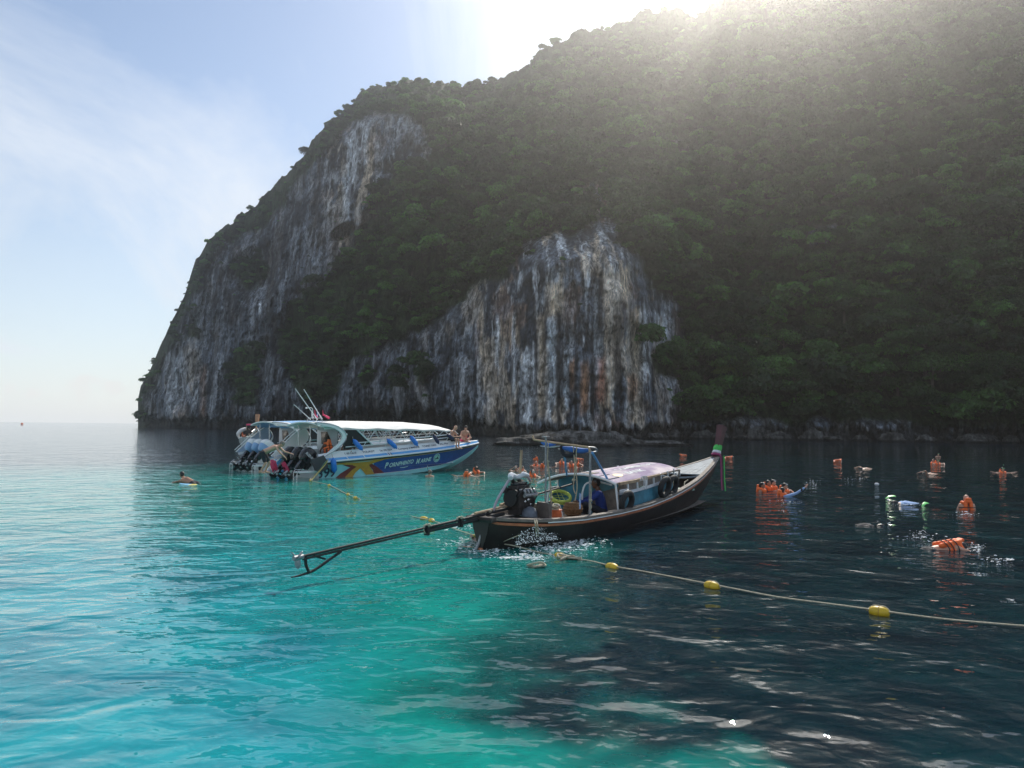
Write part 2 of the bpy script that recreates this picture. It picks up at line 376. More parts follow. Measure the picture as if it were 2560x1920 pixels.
    streak(1386, 700, 800, 22, c_cream * 1.1); streak(1379, 790, 1030, 11, c_bl * 1.2, 1.0); streak(1352, 780, 1050, 10, c_cream * .8); streak(1397, 770, 1085, 9, (0.010, 0.012, 0.015), 1.0)
    streak(1362, 860, 1060, 12, c_cream * .7, 0.6); streak(1415, 860, 1040, 6, c_bl * 1.1); streak(1430, 885, 980, 7, c_or); streak(1462, 900, 1040, 11, c_or * .85); streak(1501, 885, 1010, 13, c_or * np.array([.9, .75, .9]))
    streak(1490, 700, 960, 6, c_bl * .8, .7); streak(1502, 670, 860, 9, (0.012, 0.013, 0.016), .9); streak(1443, 700, 800, 5, (0.012, 0.013, 0.016), .9)
    streak(1563, 660, 770, 13, c_cream * 1.15); streak(1588, 760, 1080, 20, c_cream * .95, .9); streak(1612, 760, 960, 14, c_pale * 1.1, .7); streak(1582, 930, 1010, 12, c_or * 1.1, .8); streak(1575, 700, 740, 6, c_or)
    streak(1545, 760, 1010, 9, (0.014, 0.016, 0.02), .8); streak(1660, 790, 890, 9, c_bl * .8, .6); streak(1285, 770, 1000, 5, c_pale, .8); streak(1243, 780, 930, 6, c_pale * 1.1, .8); streak(1205, 750, 900, 5, c_cream * .9, .7)
    streak(1210, 840, 990, 14, c_cream * .75, .7); streak(1340, 830, 1060, 4, (0.012, 0.013, 0.016), .9); streak(1320, 860, 1000, 16, c_pale * .7, .5)
    streak(1440, 880, 1060, 4, (0.012, 0.013, 0.016), .9); streak(1480, 900, 1060, 5, (0.012, 0.013, 0.016), .8); streak(1160, 880, 1010, 20, c_pale * .9, .45)
    streak(880, 330, 470, 16, c_pale * 1.1, .8); streak(865, 400, 560, 10, c_pale, .6); streak(913, 300, 420, 10, c_pale, .6); streak(840, 420, 470, 18, c_pale, .5); streak(860, 390, 450, 9, c_cream, .5); streak(945, 340, 460, 7, c_pale * .8, .5)
    streak(425, 870, 1040, 13, c_pale * 1.0, .7); streak(480, 860, 960, 20, c_cream * .8, .6); streak(508, 900, 1060, 9, c_or * .8, .5); streak(455, 900, 1040, 9, c_pale * .8, .5); streak(650, 745, 800, 4, c_pale * 1.2, .9)
    streak(860, 590, 612, 14, c_cream, .6, 8)
    # wet dark tide band at the foot
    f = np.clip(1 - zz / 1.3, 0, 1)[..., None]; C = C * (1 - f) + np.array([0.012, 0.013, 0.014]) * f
    f = (np.clip(und, 0, 1) * 0.8)[..., None]; C = C * (1 - f) + np.array([0.018, 0.017, 0.017]) * f  # cave-like shade put into the colour of the undercut
    green = np.array([0.018, 0.032, 0.012])
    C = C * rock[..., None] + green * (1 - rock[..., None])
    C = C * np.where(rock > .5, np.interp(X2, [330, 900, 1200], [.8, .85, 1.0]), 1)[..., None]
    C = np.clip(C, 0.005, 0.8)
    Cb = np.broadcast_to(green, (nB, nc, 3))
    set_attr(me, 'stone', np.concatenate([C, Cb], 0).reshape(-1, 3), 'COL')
    m, t_, b = new_mat('limestone')
    a = t_.nodes.new('ShaderNodeAttribute'); a.attribute_name = 'stone'
    geo = t_.nodes.new('ShaderNodeNewGeometry')
    mp = t_.nodes.new('ShaderNodeMapping'); mp.inputs['Scale'].default_value = (1.6, 1.6, 0.45); t_.links.new(geo.outputs['Position'], mp.inputs[0])
    nz = N(t_, 'ShaderNodeTexNoise', inp={'Scale': 1.0, 'Detail': 6, 'Roughness': 0.68}); t_.links.new(mp.outputs[0], nz.inputs[0])
    mm = N(t_, 'ShaderNodeMixRGB', blend_type='OVERLAY'); mm.inputs[0].default_value = 0.75; t_.links.new(a.outputs['Color'], mm.inputs[1]); t_.links.new(nz.outputs[0], mm.inputs[2])
    def layer(prev, scl, det, rg, p0, p1, lo, hi, loc):
        q = t_.nodes.new('ShaderNodeMapping'); q.inputs['Scale'].default_value = scl; q.inputs['Location'].default_value = (loc, loc, 0); t_.links.new(geo.outputs['Position'], q.inputs[0])
        n = N(t_, 'ShaderNodeTexNoise', inp={'Scale': 1.0, 'Detail': det, 'Roughness': rg, 'Distortion': 0.4}); t_.links.new(q.outputs[0], n.inputs[0])
        r_ = t_.nodes.new('ShaderNodeValToRGB'); e = r_.color_ramp.elements; e[0].position = p0; e[1].position = p1; e[0].color = (lo, lo, lo, 1); e[1].color = (hi, hi, hi, 1); t_.links.new(n.outputs[0], r_.inputs[0])
        m2 = N(t_, 'ShaderNodeMixRGB', blend_type='MULTIPLY'); m2.inputs[0].default_value = 1; t_.links.new(prev, m2.inputs[1]); t_.links.new(r_.outputs[0], m2.inputs[2]); return m2.outputs[0], n.outputs[0]
    c1, _ = layer(mm.outputs[0], (0.9, 0.5, 0.09), 8, 0.72, 0.40, 0.60, 0.32, 2.0, 3)
    c2, _ = layer(c1, (2.2, 1.0, 0.8), 6, 0.70, 0.38, 0.62, 0.50, 1.5, 9)
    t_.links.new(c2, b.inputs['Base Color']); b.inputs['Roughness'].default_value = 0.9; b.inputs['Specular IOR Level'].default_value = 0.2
    bp = N(t_, 'ShaderNodeBump', inp={'Strength': 0.9, 'Distance': 0.8}); t_.links.new(nz.outputs[0], bp.inputs['Height']); t_.links.new(bp.outputs[0], b.inputs['Normal'])
    o = link('limestone_cliff', me, m); tag(o, kind='structure')
    return o, front, rock, X2, Y2, und, m
CLIFF, FRONT, ROCKM, GX, GY, UND, M_STONE = island()
# ------------------------------------------------------------------ foliage
def leaf_mat(name, dark, light, hue=0.0):
    m, t, b = new_mat(name); L = t.links.new
    oi = t.nodes.new('ShaderNodeObjectInfo'); geo = t.nodes.new('ShaderNodeNewGeometry')
    cr = t.nodes.new('ShaderNodeValToRGB'); e = cr.color_ramp.elements; e[0].color = (*[c * .8 for c in dark], 1); e[1].color = (*[c * 1.9 for c in light], 1); e[0].position = 0.05; e[1].position = 1.0; k = e.new(.55); k.color = (*[a * .7 + b_ * .3 for a, b_ in zip(dark, light)], 1); k = e.new(.85); k.color = (*light, 1)
    mx = N(t, 'ShaderNodeMath', operation='MULTIPLY_ADD'); L(geo.outputs['Random Per Island'], mx.inputs[0]); mx.inputs[1].default_value = 0.35
    ml = N(t, 'ShaderNodeMath', operation='MULTIPLY'); L(oi.outputs['Random'], ml.inputs[0]); ml.inputs[1].default_value = 0.75; L(ml.outputs[0], mx.inputs[2])
    L(mx.outputs[0], cr.inputs[0])
    L(cr.outputs[0], b.inputs['Base Color']); b.inputs['Roughness'].default_value = 0.55; b.inputs['Specular IOR Level'].default_value = 0.35
    tr = t.nodes.new('ShaderNodeBsdfTranslucent'); hs = N(t, 'ShaderNodeMixRGB', blend_type='MULTIPLY'); hs.inputs[0].default_value = 1; hs.inputs[2].default_value = (1.6, 2.0, 0.7, 1); L(cr.outputs[0], hs.inputs[1]); L(hs.outputs[0], tr.inputs[0])
    ms = t.nodes.new('ShaderNodeMixShader'); ms.inputs[0].default_value = 0.38; L(b.outputs[0], ms.inputs[1]); L(tr.outputs[0], ms.inputs[2]); L(ms.outputs[0], t.nodes['Material Output'].inputs[0])
    return m
M_LEAF = leaf_mat('leaves', (0.006, 0.020, 0.009), (0.058, 0.135, 0.034))
M_LEAF_PALE = leaf_mat('pale_leaves', (0.045, 0.095, 0.022), (0.13, 0.19, 0.05))
M_BARK = simple('bark', (0.10, 0.085, 0.07), 0.9, var=0.3, scale=3, bump=0.5)
M_BARK_PALE = simple('pale_bark', (0.42, 0.40, 0.36), 0.9, var=0.2, scale=3)
def crown_mesh(name, seed, n=900, rx=1.0, rz=0.8, leaf=0.13, lobes=9, droop=0.0):
    """leafy crown of unit radius: leaves on and inside several uneven lobes"""
    r = np.random.RandomState(seed)
    lob = r.normal(size=(lobes, 3)); lob /= np.linalg.norm(lob, axis=1)[:, None]; lob[:, 2] = np.abs(lob[:, 2]) * 0.9 - 0.15
    lc = lob * np.array([0.62 * rx, 0.62 * rx, 0.55 * rz]); lr = r.uniform(0.26, 0.46, lobes)
    k = r.randint(0, lobes, n); d = r.normal(size=(n, 3)); d /= np.linalg.norm(d, axis=1)[:, None]
    d[:, 2] = np.where(d[:, 2] < -0.25, -d[:, 2], d[:, 2])
    rad = lr[k] * r.uniform(0.72, 1.08, n) 
    c = lc[k] + d * rad[:, None] * np.array([1.15, 1.15, 0.8])
    c[:, 2] -= droop * np.hypot(c[:, 0], c[:, 1])
    nrm = d + r.normal(size=(n, 3)) * 0.55; nrm[:, 2] += 0.35; nrm /= np.linalg.norm(nrm, axis=1)[:, None]
    t1 = np.cross(nrm, r.normal(size=(n, 3))); t1 /= np.linalg.norm(t1, axis=1)[:, None]; t2 = np.cross(nrm, t1)
    s = leaf * r.uniform(0.6, 1.35, n)[:, None]
    q = np.stack([c - t1 * s, c - t2 * s * 0.55 + nrm * s * .12, c + t1 * s, c + t2 * s * 0.55 + nrm * s * .12], 1)
    f = np.arange(n * 4).reshape(n, 4)
    return mesh_np(name, q.reshape(-1, 3), f, False)
CROWNS = [crown_mesh('leaf_clump', s, n, 1.0, h, lf, lb, dr) for s, n, h, lf, lb, dr in
          [(1, 850, 0.85, 0.12, 9, 0), (2, 850, 0.7, 0.12, 11, .1), (3, 700, 1.05, 0.135, 8, 0), (4, 800, 0.6, 0.12, 13, .15), (5, 900, 0.9, 0.11, 10, .05)]]
for m_ in CROWNS: m_.materials.append(M_LEAF)
def tube_pts(pts, radii, seg=7):
    pts = [Vector(p) for p in pts]; V = []; F = []
    for i, p in enumerate(pts):
        d = (pts[min(i + 1, len(pts) - 1)] - pts[max(i - 1, 0)]).normalized()
        a = d.orthogonal().normalized() if i == 0 else (a - d * a.dot(d)).normalized()
        b = d.cross(a)
        r_ = radii[i] if hasattr(radii, '__len__') else radii
        for k in range(seg):
            th = 2 * math.pi * k / seg; V.append(p + (a * math.cos(th) + b * math.sin(th)) * r_)
    for i in range(len(pts) - 1):
        for k in range(seg):
            k2 = (k + 1) % seg; F.append((i * seg + k, i * seg + k2, (i + 1) * seg + k2, (i + 1) * seg + k))
    F.append(tuple(range(seg))[::-1]); F.append(tuple((len(pts) - 1) * seg + k for k in range(seg)))
    return V, F

def forest():
    r = np.random.RandomState(12)
    P = FRONT; nr, nc = P.shape[:2]
    # area per cell
    du = np.linalg.norm(np.diff(P, axis=1)[:-1], axis=-1); dv = np.linalg.norm(np.diff(P, axis=0)[:, :-1], axis=-1)
    area = np.minimum(du, 6) * np.minimum(dv, 6)
    veg = 1 - ROCKM[:-1, :-1]
    near = np.clip(220 / P[:-1, :-1, 1], 0.8, 1.5)
    xlim = (GX[:-1, :-1] < 3000) & (P[:-1, :-1, 2] > 2.0)
    wgt = area * np.where(veg > 0.5, 1.0, 0.018 * (P[:-1, :-1, 2] > 5)) * near * xlim
    # sparse clumps on ledges of the rock
    prob = wgt.ravel() / wgt.sum()
    n = 7600
    idx = r.choice(prob.size, n, p=prob); i, j = idx // (nc - 1), idx % (nc - 1)
    u, v = r.rand(n), r.rand(n)
    pos = P[i, j] * ((1 - u) * (1 - v))[:, None] + P[i + 1, j] * ((1 - u) * v)[:, None] + P[i, j + 1] * (u * (1 - v))[:, None] + P[i + 1, j + 1] * (u * v)[:, None]
    onrock = veg[i, j] < 0.5
    sc = 1.5 + 3.0 * r.rand(n) ** 2.2; sc = sc * np.where(r.rand(n) < 0.06, 1.35, 1.0)
    edge = np.clip((0.98 - i / (nr - 1)) / 0.05, 0.55, 1)      # lower growth along the crest
    hx = np.interp(GX[0, j], [330, 500, 900, 1250], [0.42, 0.55, 0.75, 1.0])
    low = np.clip((GX[0, j] - 1650) / 200, 0, 1) * np.clip((60 - pos[:, 2]) / 60, 0, 1)
    sc = sc * edge * hx * (1 + .45 * low * (r.rand(n) < .5))
    sc[onrock] *= 0.45
    out_ = r.rand(n) ** 2 * 3.6 * np.clip(sc / 2.6, .6, 1.6) * np.clip((0.93 - i / (nr - 1)) / 0.12, 0, 1) * np.interp(GX[0, j], [330, 900, 1200], [.25, .5, 1.0]); pos[:, 2] += sc * 0.3 + out_ * 0.6; pos[:, 1] -= sc * 0.2 + out_ * 0.8
    pos[:, 2] = np.maximum(pos[:, 2], 1.8 + sc * 0.5)
    me = bpy.data.meshes.new('canopy_points'); me.vertices.add(n); me.vertices.foreach_set('co', pos.astype(np.float32).ravel())
    set_attr(me, 'size', sc); set_attr(me, 'turn', r.uniform(0, 6.28, n))
    a = me.attributes.new('pick', 'INT', 'POINT'); a.data.foreach_set('value', r.randint(0, 5, n).astype(np.int32))
    o = link('forest_canopy', me, None); tag(o, kind='stuff')
    pc = bpy.data.collections.new('leaf_clumps')
    for k, cm in enumerate(CROWNS):
        q = bpy.data.objects.new('leaf_clump_kind', cm); pc.objects.link(q)
    ng = bpy.data.node_groups.new('scatter_canopy', 'GeometryNodeTree')
    ng.interface.new_socket('Geometry', in_out='INPUT', socket_type='NodeSocketGeometry'); ng.interface.new_socket('Geometry', in_out='OUTPUT', socket_type='NodeSocketGeometry')
    gi, go = ng.nodes.new('NodeGroupInput'), ng.nodes.new('NodeGroupOutput')
    ci = ng.nodes.new('GeometryNodeCollectionInfo'); ci.inputs['Collection'].default_value = pc; ci.inputs['Separate Children'].default_value = True
    ip = ng.nodes.new('GeometryNodeInstanceOnPoints'); ip.inputs['Pick Instance'].default_value = True
    def na(nm, ty):
        x = ng.nodes.new('GeometryNodeInputNamedAttribute'); x.data_type = ty; x.inputs['Name'].default_value = nm; return x.outputs['Attribute']
    cx = ng.nodes.new('ShaderNodeCombineXYZ'); L = ng.links.new
    L(na('turn', 'FLOAT'), cx.inputs[2]); L(gi.outputs[0], ip.inputs['Points']); L(ci.outputs[0], ip.inputs['Instance']); L(na('pick', 'INT'), ip.inputs['Instance Index'])
    L(cx.outputs[0], ip.inputs['Rotation']); L(na('size', 'FLOAT'), ip.inputs['Scale']); L(ip.outputs[0], go.inputs[0])
    md = o.modifiers.new('scatter', 'NODES'); md.node_group = ng
    return o
forest()

# trees one can tell apart
def tree_proto(seed, h, cr, pale=False, lean=0.0):
    r = random.Random(seed)
    top = Vector((lean * h, 0, h * 0.72)); mid = Vector((lean * h * 0.4, r.uniform(-.2, .2), h * 0.38))
    V, F = tube_pts([(0, 0, -1.2), mid, top], [h * 0.035, h * 0.026, h * 0.014])
    for k in range(5):
        a = k * 1.256 + r.uniform(-.3, .3); st_ = mid.lerp(top, 0.3 + 0.14 * k); en = st_ + Vector((math.cos(a), math.sin(a), 0.75)) * cr * 0.6
        v2, f2 = tube_pts([st_, st_.lerp(en, .5) + Vector((0, 0, .1)), en], [h * 0.013, h * 0.009, h * 0.004], 5)
        o_ = len(V); V += v2; F += [tuple(i + o_ for i in f) for f in f2]
    tm = bpy.data.meshes.new('trunk'); tm.from_pydata([tuple(v) for v in V], [], F)
    cm = crown_mesh('crown', seed + 50, 3400, 1.0, 0.78, 0.055 * 4.5 / cr, 16, 0.05)
    co = np.empty(len(cm.vertices) * 3, np.float32); cm.vertices.foreach_get('co', co); co = co.reshape(-1, 3) * cr + np.array([lean * h, 0, h * 0.72]); cm.vertices.foreach_set('co', co.ravel().astype(np.float32))
    cm.materials.append(M_LEAF_PALE if pale else M_LEAF)
    return tm, cm
TREE_KINDS = [tree_proto(101, 7.5, 4.2), tree_proto(102, 9.0, 4.8, False, .1), tree_proto(103, 6.5, 3.6), tree_proto(104, 8.5, 5.4), tree_proto(105, 6.0, 3.4, True), tree_proto(106, 10.5, 6.6, False)]
def surf(px, py):
    """point of the island seen at a pixel of the photograph"""
    j = int(np.argmin(np.abs(GX[0] - px))); i = int(np.argmin(np.abs(GY[:, j] - py)))
    return Vector(FRONT[i, j])
def tree(px, py, kind, scale, label, group=None, bark=None, rz=None):
    p = surf(px, py)
    tm, cm = TREE_KINDS[kind]
    root = empty('tree', p + Vector((0, -0.5, -0.4)), rz if rz is not None else rnd.uniform(0, 6.28), label, 'tree', group)
    root.scale = (scale,) * 3
    t = link('trunk', tm, bark or M_BARK, root); c = link('crown', cm, None, root)
    return root
tree(2330, 1010, 5, 1.05, 'broad round tree at the foot of the green slope, far right above the shore')
tree(2140, 985, 3, .95, 'full dark tree by the shore left of the broad round tree')
tree(2480, 990, 3, 1.0, 'dark tree at the shore on the far right, right of the broad round tree')
tree(2052, 850, 4, 1.0, 'small yellow-green tree standing out in the middle of the right slope')
tree(2250, 830, 3, .9, 'tree beside the bare white trunk on the right slope')
tree(2430, 800, 1, 1.0, 'tall tree high on the right slope near the picture edge')
tree(1960, 900, 3, .8, 'bushy tree on the slope just right of the pale streaked wall')
tree(1990, 1000, 1, .8, 'dark tree over the boulders right of the streaked wall')
tree(1860, 960, 0, .9, 'dark tree at the right foot of the streaked wall, above the prow')
tree(1780, 840, 2, 1.0, 'small tree against the right edge of the streaked wall')
tree(762, 398, 2, .62, 'lone tree sticking up from the sloping left ridge')
tree(346 + 12, 965, 2, .5, 'small tree clinging to the far left edge of the headland')
grp = 'trees on the forested island slope'
for k in range(120):
    for _ in range(30):
        px = rnd.uniform(1000, 2600); py = rnd.uniform(300, 1040)
        j = int(np.argmin(np.abs(GX[0] - px))); i = int(np.argmin(np.abs(GY[:, j] - py)))
        if ROCKM[i, j] < 0.2 and abs(GY[i, j] - py) < 6: break
    kd = rnd.choice([0, 0, 1, 2, 2, 3, 4]); wh = 'left of' if px < 1250 else 'above' if px < 1560 else 'right of' if px < 2100 else 'far right of'; hi = 'low' if py > 850 else 'halfway up' if py > 560 else 'high'
    tree(px, py, kd, rnd.uniform(.5, .85) * (1.35 if px > 1700 and py > 700 else 1.0), '%s green tree %s on the slope, %s the pale streaked wall' % (['domed', 'leaning', 'small round', 'broad', 'pale'][kd], hi, wh), grp)
# bare trunk
p = surf(2262, 800)
V, F = tube_pts([p + Vector((1.2, -4, -7)), p + Vector((.6, -4.2, -3)), p + Vector((.3, -4.2, -.5)), p + Vector((-.6, -4.2, 2.0))], [.22, .2, .15, .08])
bt = bpy.data.meshes.new('bare_tree'); bt.from_pydata([tuple(v) for v in V], [], F)
tag(link('bare_tree', bt, M_BARK_PALE), 'bare white leaning tree trunk among the green crowns of the right slope', 'tree')

# ledges, boulders and stalactites at the foot of the cliff
def rock_mesh(name, seed, sx, sy, sz, sub=4):
    bm = bmesh.new(); bmesh.ops.create_icosphere(bm, subdivisions=sub, radius=1.0); co = np.array([v.co[:] for v in bm.verts])
    d = 1 + .55 * (fbm(co[:, 0] * 1.6 + seed, co[:, 1] * 1.6, co[:, 2] * 2.2, 4, seed) - .5) + .5 * (np.abs(vnoise(co[:, 0] * 3 + seed, co[:, 1] * 3, co[:, 2] * 5, seed + 3) - .5) - .25)
    co = co * d[:, None] * np.array([sx, sy, sz])
    for v, c in zip(bm.verts, co): v.co = c
    me = bpy.data.meshes.new(name); bm.to_mesh(me); bm.free(); me.polygons.foreach_set('use_smooth', [True] * len(me.polygons))
    c = np.where((co[:, 2] < .35)[:, None], np.array([.014, .014, .014]), np.array([.07, .07, .068]) * (0.5 + fbm(co[:, 0] * .8 + seed, co[:, 1] * .8, co[:, 2] * 3, 4, 5))[:, None]); set_attr(me, 'stone', c, 'COL'); return me
def rock(px, py, D, seed, sx, sy, sz, label, group=None, z=0.0, rz=0.0):
    p = at_d(px, py, D); o = link('rock', rock_mesh('rock', seed, sx, sy, sz), M_STONE); o.location = (p.x, p.y, z); o.rotation_euler[2] = rz; return tag(o, label, 'rock', group)
rock(1415, 1110, 92, 3, 7.4, 4.0, 1.9, 'long dark rock ledge rising from the water behind the long-tail boat frame')
rock(1300, 1112, 90, 4, 3.8, 2.6, 1.05, 'low left shoulder of rock left of the long dark ledge')
rock(1530, 1112, 95, 5, 3.6, 2.6, 1.5, 'rounded rock with a pale rim at the right end of the ledge')
rock(1640, 1112, 96, 6, 4.6, 2.4, .7, 'flat dark rock awash between the ledge and the prow')
for k, (px, s) in enumerate([(1585, 1.6), (1650, 2.2), (1700, 2.8), (1745, 2.2), (1795, 3.0), (1850, 3.4), (1905, 2.6), (1960, 3.4), (2020, 2.4), (2075, 3.0), (2150, 2.6), (2240, 2.8), (2330, 2.4), (2430, 2.8), (2520, 2.6), (1500, 2.0), (1440, 1.8), (1350, 1.6)]):
    s *= [.55, 1.15, .8, 1.35, .7][k % 5]; px += [0, 14, -10, 8, -16][(k * 2) % 5]; p = surf(px, 1085); rock(px, 1085, p.y - [1.2, 3.5, 2.2, 2.8][k % 4], 20 + k, s * [1, 1.4, .9][k % 3], s * .8, s * [.75, .5, .95, .6][k % 4], 'boulder in the row along the shore at the foot of the cliff', 'boulders along the shore', z=.1, rz=k)
r_ = random.Random(9)
for k in range(34):
    px = r_.uniform(655, 1085) if k < 26 else r_.uniform(1130, 1260); p = surf(px, 1052 if px < 1100 else 1062); ln = r_.uniform(1.2, 3.2); zt = 5.2 if px > 800 else 4.0
    if k == 0: px, ln, zt = 1000, 6.5, 10.2; p = surf(px, 1010)
    if k == 1: px, ln, zt = 1008, 5.0, 9.0; p = surf(px, 1010)
    w_ = ln * r_.uniform(.13, .24) if k > 1 else 1.6
    V, F = tube_pts([(0, 0, ln * .25), (r_.uniform(-.1, .1), 0, 0), (r_.uniform(-.2, .2), 0, -ln * .5), (r_.uniform(-.2, .2), 0, -ln)], [w_ * .9, w_, w_ * .62, w_ * .12], 8)
    me = bpy.data.meshes.new('stalactite'); me.from_pydata([tuple(v) for v in V], [], F); c = np.tile(np.array([.16, .165, .17]) * r_.uniform(.4, 1.2), (len(V), 1)); set_attr(me, 'stone', c, 'COL')
    o = link('stalactite', me, M_STONE, CLIFF); o.location = (p.x, p.y - (1.5 if k > 1 else 3), zt)

# haze over the bay
def haze():
    m = bpy.data.materials.new('air'); m.use_nodes = True; t = m.node_tree; t.nodes.clear()
    out = t.nodes.new('ShaderNodeOutputMaterial'); v = t.nodes.new('ShaderNodeVolumePrincipled')
    v.inputs['Color'].default_value = (0.94, 0.94, 0.93, 1); v.inputs['Density'].default_value = HAZE_D; v.inputs['Anisotropy'].default_value = HAZE_G
    t.links.new(v.outputs[0], out.inputs['Volume'])
    z0, z1 = -8.0, 210.0; s = 960.0
    V = [(x, y, z) for z in (z0, z1) for x, y in ((-s, -s), (s, -s), (s, s), (-s, s))]
    F = [(3, 2, 1, 0), (4, 5, 6, 7), (0, 1, 5, 4), (1, 2, 6, 5), (2, 3, 7, 6), (3, 0, 4, 7)]
    me = bpy.data.meshes.new('haze'); me.from_pydata(V, [], F)
    tag(link('haze', me, m), kind='stuff')
HAZE_D, HAZE_G = 0.00047, 0.86
haze()
# ------------------------------------------------------------------ mesh helpers
class MB:
    """collects shapes and links them as ONE mesh object"""
    def __init__(s): s.V = []; s.F = []
    def add(s, V, F, T=None):
        o = len(s.V); s.V += [tuple((T @ Vector(v)) if T is not None else v) for v in V]; s.F += [tuple(i + o for i in f) for f in F]; return s
    def box(s, c, d, T=None, taper=1.0, rot=None):
        x, y, z = [v / 2 for v in d]
        V = []
        for k, zz in ((1, -z), (taper, z)):
            V += [(-x * k, -y * k, zz), (x * k, -y * k, zz), (x * k, y * k, zz), (-x * k, y * k, zz)]
        M = Matrix.Translation(c)
        if rot is not None: M = M @ (Matrix.Rotation(rot[2], 4, 'Z') @ Matrix.Rotation(rot[1], 4, 'Y') @ Matrix.Rotation(rot[0], 4, 'X'))
        if T is not None: M = T @ M
        return s.add(V, [(3, 2, 1, 0), (4, 5, 6, 7), (0, 1, 5, 4), (1, 2, 6, 5), (2, 3, 7, 6), (3, 0, 4, 7)], M)
    def tube(s, pts, r, seg=7, T=None, closed=False):
        if closed:
            pts = list(pts) + [pts[0]]
        V, F = tube_pts(pts, r, seg); return s.add(V, F, T)
    def smooth_tube(s, pts, r, seg=7, n=6, T=None):
        P = spline(pts, n)
        if hasattr(r, '__len__'):
            rr = list(np.interp(np.linspace(0, 1, len(P)), np.linspace(0, 1, len(r)), r))
        else: rr = r
        return s.tube(P, rr, seg, T)
    def ball(s, c, r, seg=10, T=None, rot=None):
        if not hasattr(r, '__len__'): r = (r, r, r)
        V = []; F = []; n = seg; m_ = max(4, seg // 2 + 1)
        for i in range(m_ + 1):
            th = math.pi * i / m_
            for k in range(n):
                ph = 2 * math.pi * k / n; V.append((r[0] * math.sin(th) * math.cos(ph), r[1] * math.sin(th) * math.sin(ph), r[2] * math.cos(th)))
        for i in range(m_):
            for k in range(n):
                F.append((i * n + k, (i + 1) * n + k, (i + 1) * n + (k + 1) % n, i * n + (k + 1) % n))
        M = Matrix.Translation(c)
        if rot is not None: M = M @ (Matrix.Rotation(rot[2], 4, 'Z') @ Matrix.Rotation(rot[1], 4, 'Y') @ Matrix.Rotation(rot[0], 4, 'X'))
        if T is not None: M = T @ M
        return s.add(V, F, M)
    def cap(s, a, b, ra, rb=None, seg=10, T=None):
        """tapered capsule"""
        rb = ra if rb is None else rb; a = Vector(a); b = Vector(b); s.ball(a, ra, seg, T); s.ball(b, rb, seg, T)
        if (b - a).length > 1e-5:
            V, F = tube_pts([a, b], [ra, rb], seg); s.add(V, F, T)
        return s
    def cyl(s, a, b, r, seg=12, T=None, r2=None):
        V, F = tube_pts([a, b], [r, r if r2 is None else r2], seg); return s.add(V, F, T)
    def torus(s, c, R_, r, seg=18, ss_=7, T=None, rot=None, sq=1.0):
        V = []; F = []
        for i in range(seg):
            a = 2 * math.pi * i / seg
            for k in range(ss_):
                b = 2 * math.pi * k / ss_; q = R_ + r * math.cos(b); V.append((q * math.cos(a), q * math.sin(a), r * sq * math.sin(b)))
        for i in range(seg):
            for k in range(ss_):
                F.append((i * ss_ + k, ((i + 1) % seg) * ss_ + k, ((i + 1) % seg) * ss_ + (k + 1) % ss_, i * ss_ + (k + 1) % ss_))
        M = Matrix.Translation(c)
        if rot is not None: M = M @ (Matrix.Rotation(rot[2], 4, 'Z') @ Matrix.Rotation(rot[1], 4, 'Y') @ Matrix.Rotation(rot[0], 4, 'X'))
        if T is not None: M = T @ M
        return s.add(V, F, M)
    def prism(s, poly, y0, y1, T=None):
        """polygon in (x, z) pushed out from y0 to y1"""
        n = len(poly); V = [(p[0], y0, p[1]) for p in poly] + [(p[0], y1, p[1]) for p in poly]
        F = [tuple(range(n)), tuple(range(2 * n - 1, n - 1, -1))] + [(i, (i + 1) % n, n + (i + 1) % n, n + i) for i in range(n)]
        return s.add(V, F, T)
    def sheet(s, rows, T=None, thick=0.0):
        """grid of points; with thick a slab going down"""
        nr, nc = len(rows), len(rows[0]); V = [tuple(p) for r_ in rows for p in r_]; F = []
        for i in range(nr - 1):
            for k in range(nc - 1): F.append((i * nc + k, i * nc + k + 1, (i + 1) * nc + k + 1, (i + 1) * nc + k))
        if thick:
            o = len(V); V += [(p[0], p[1], p[2] - thick) for p in V]
            F += [tuple(i + o for i in f[::-1]) for f in F[:]]
            ring = [k for k in range(nc)] + [i * nc + nc - 1 for i in range(1, nr)] + [(nr - 1) * nc + k for k in range(nc - 2, -1, -1)] + [i * nc for i in range(nr - 2, 0, -1)]
            for a, b in zip(ring, ring[1:] + ring[:1]): F.append((b, a, a + o, b + o))
        return s.add(V, F, T)
    def build(s, name, mat, parent=None, smooth=True, bevel=0.0, auto=True):
        me = bpy.data.meshes.new(name); me.from_pydata(s.V, [], s.F); me.update()
        bm = bmesh.new(); bm.from_mesh(me); bmesh.ops.recalc_face_normals(bm, faces=bm.faces)
        if bevel: 
            bmesh.ops.bevel(bm, geom=[e for e in bm.edges if len(e.link_faces) == 2 and e.calc_face_angle(0) > 0.6], offset=bevel, segments=2, profile=0.6, affect='EDGES')
        bm.to_mesh(me); bm.free()
        if smooth:
            me.polygons.foreach_set('use_smooth', [True] * len(me.polygons))
            me.set_sharp_from_angle(angle=R(38))
        return link(name, me, mat, parent)
def spline(pts, n=6):
    P = [Vector(p) for p in pts]; out = []
    for i in range(len(P) - 1):
        p0 = P[max(i - 1, 0)]; p1 = P[i]; p2 = P[i + 1]; p3 = P[min(i + 2, len(P) - 1)]
        for k in range(n):
            t = k / n
            out.append(0.5 * ((2 * p1) + (-p0 + p2) * t + (2 * p0 - 5 * p1 + 4 * p2 - p3) * t * t + (-p0 + 3 * p1 - 3 * p2 + p3) * t ** 3))
    out.append(P[-1]); return out
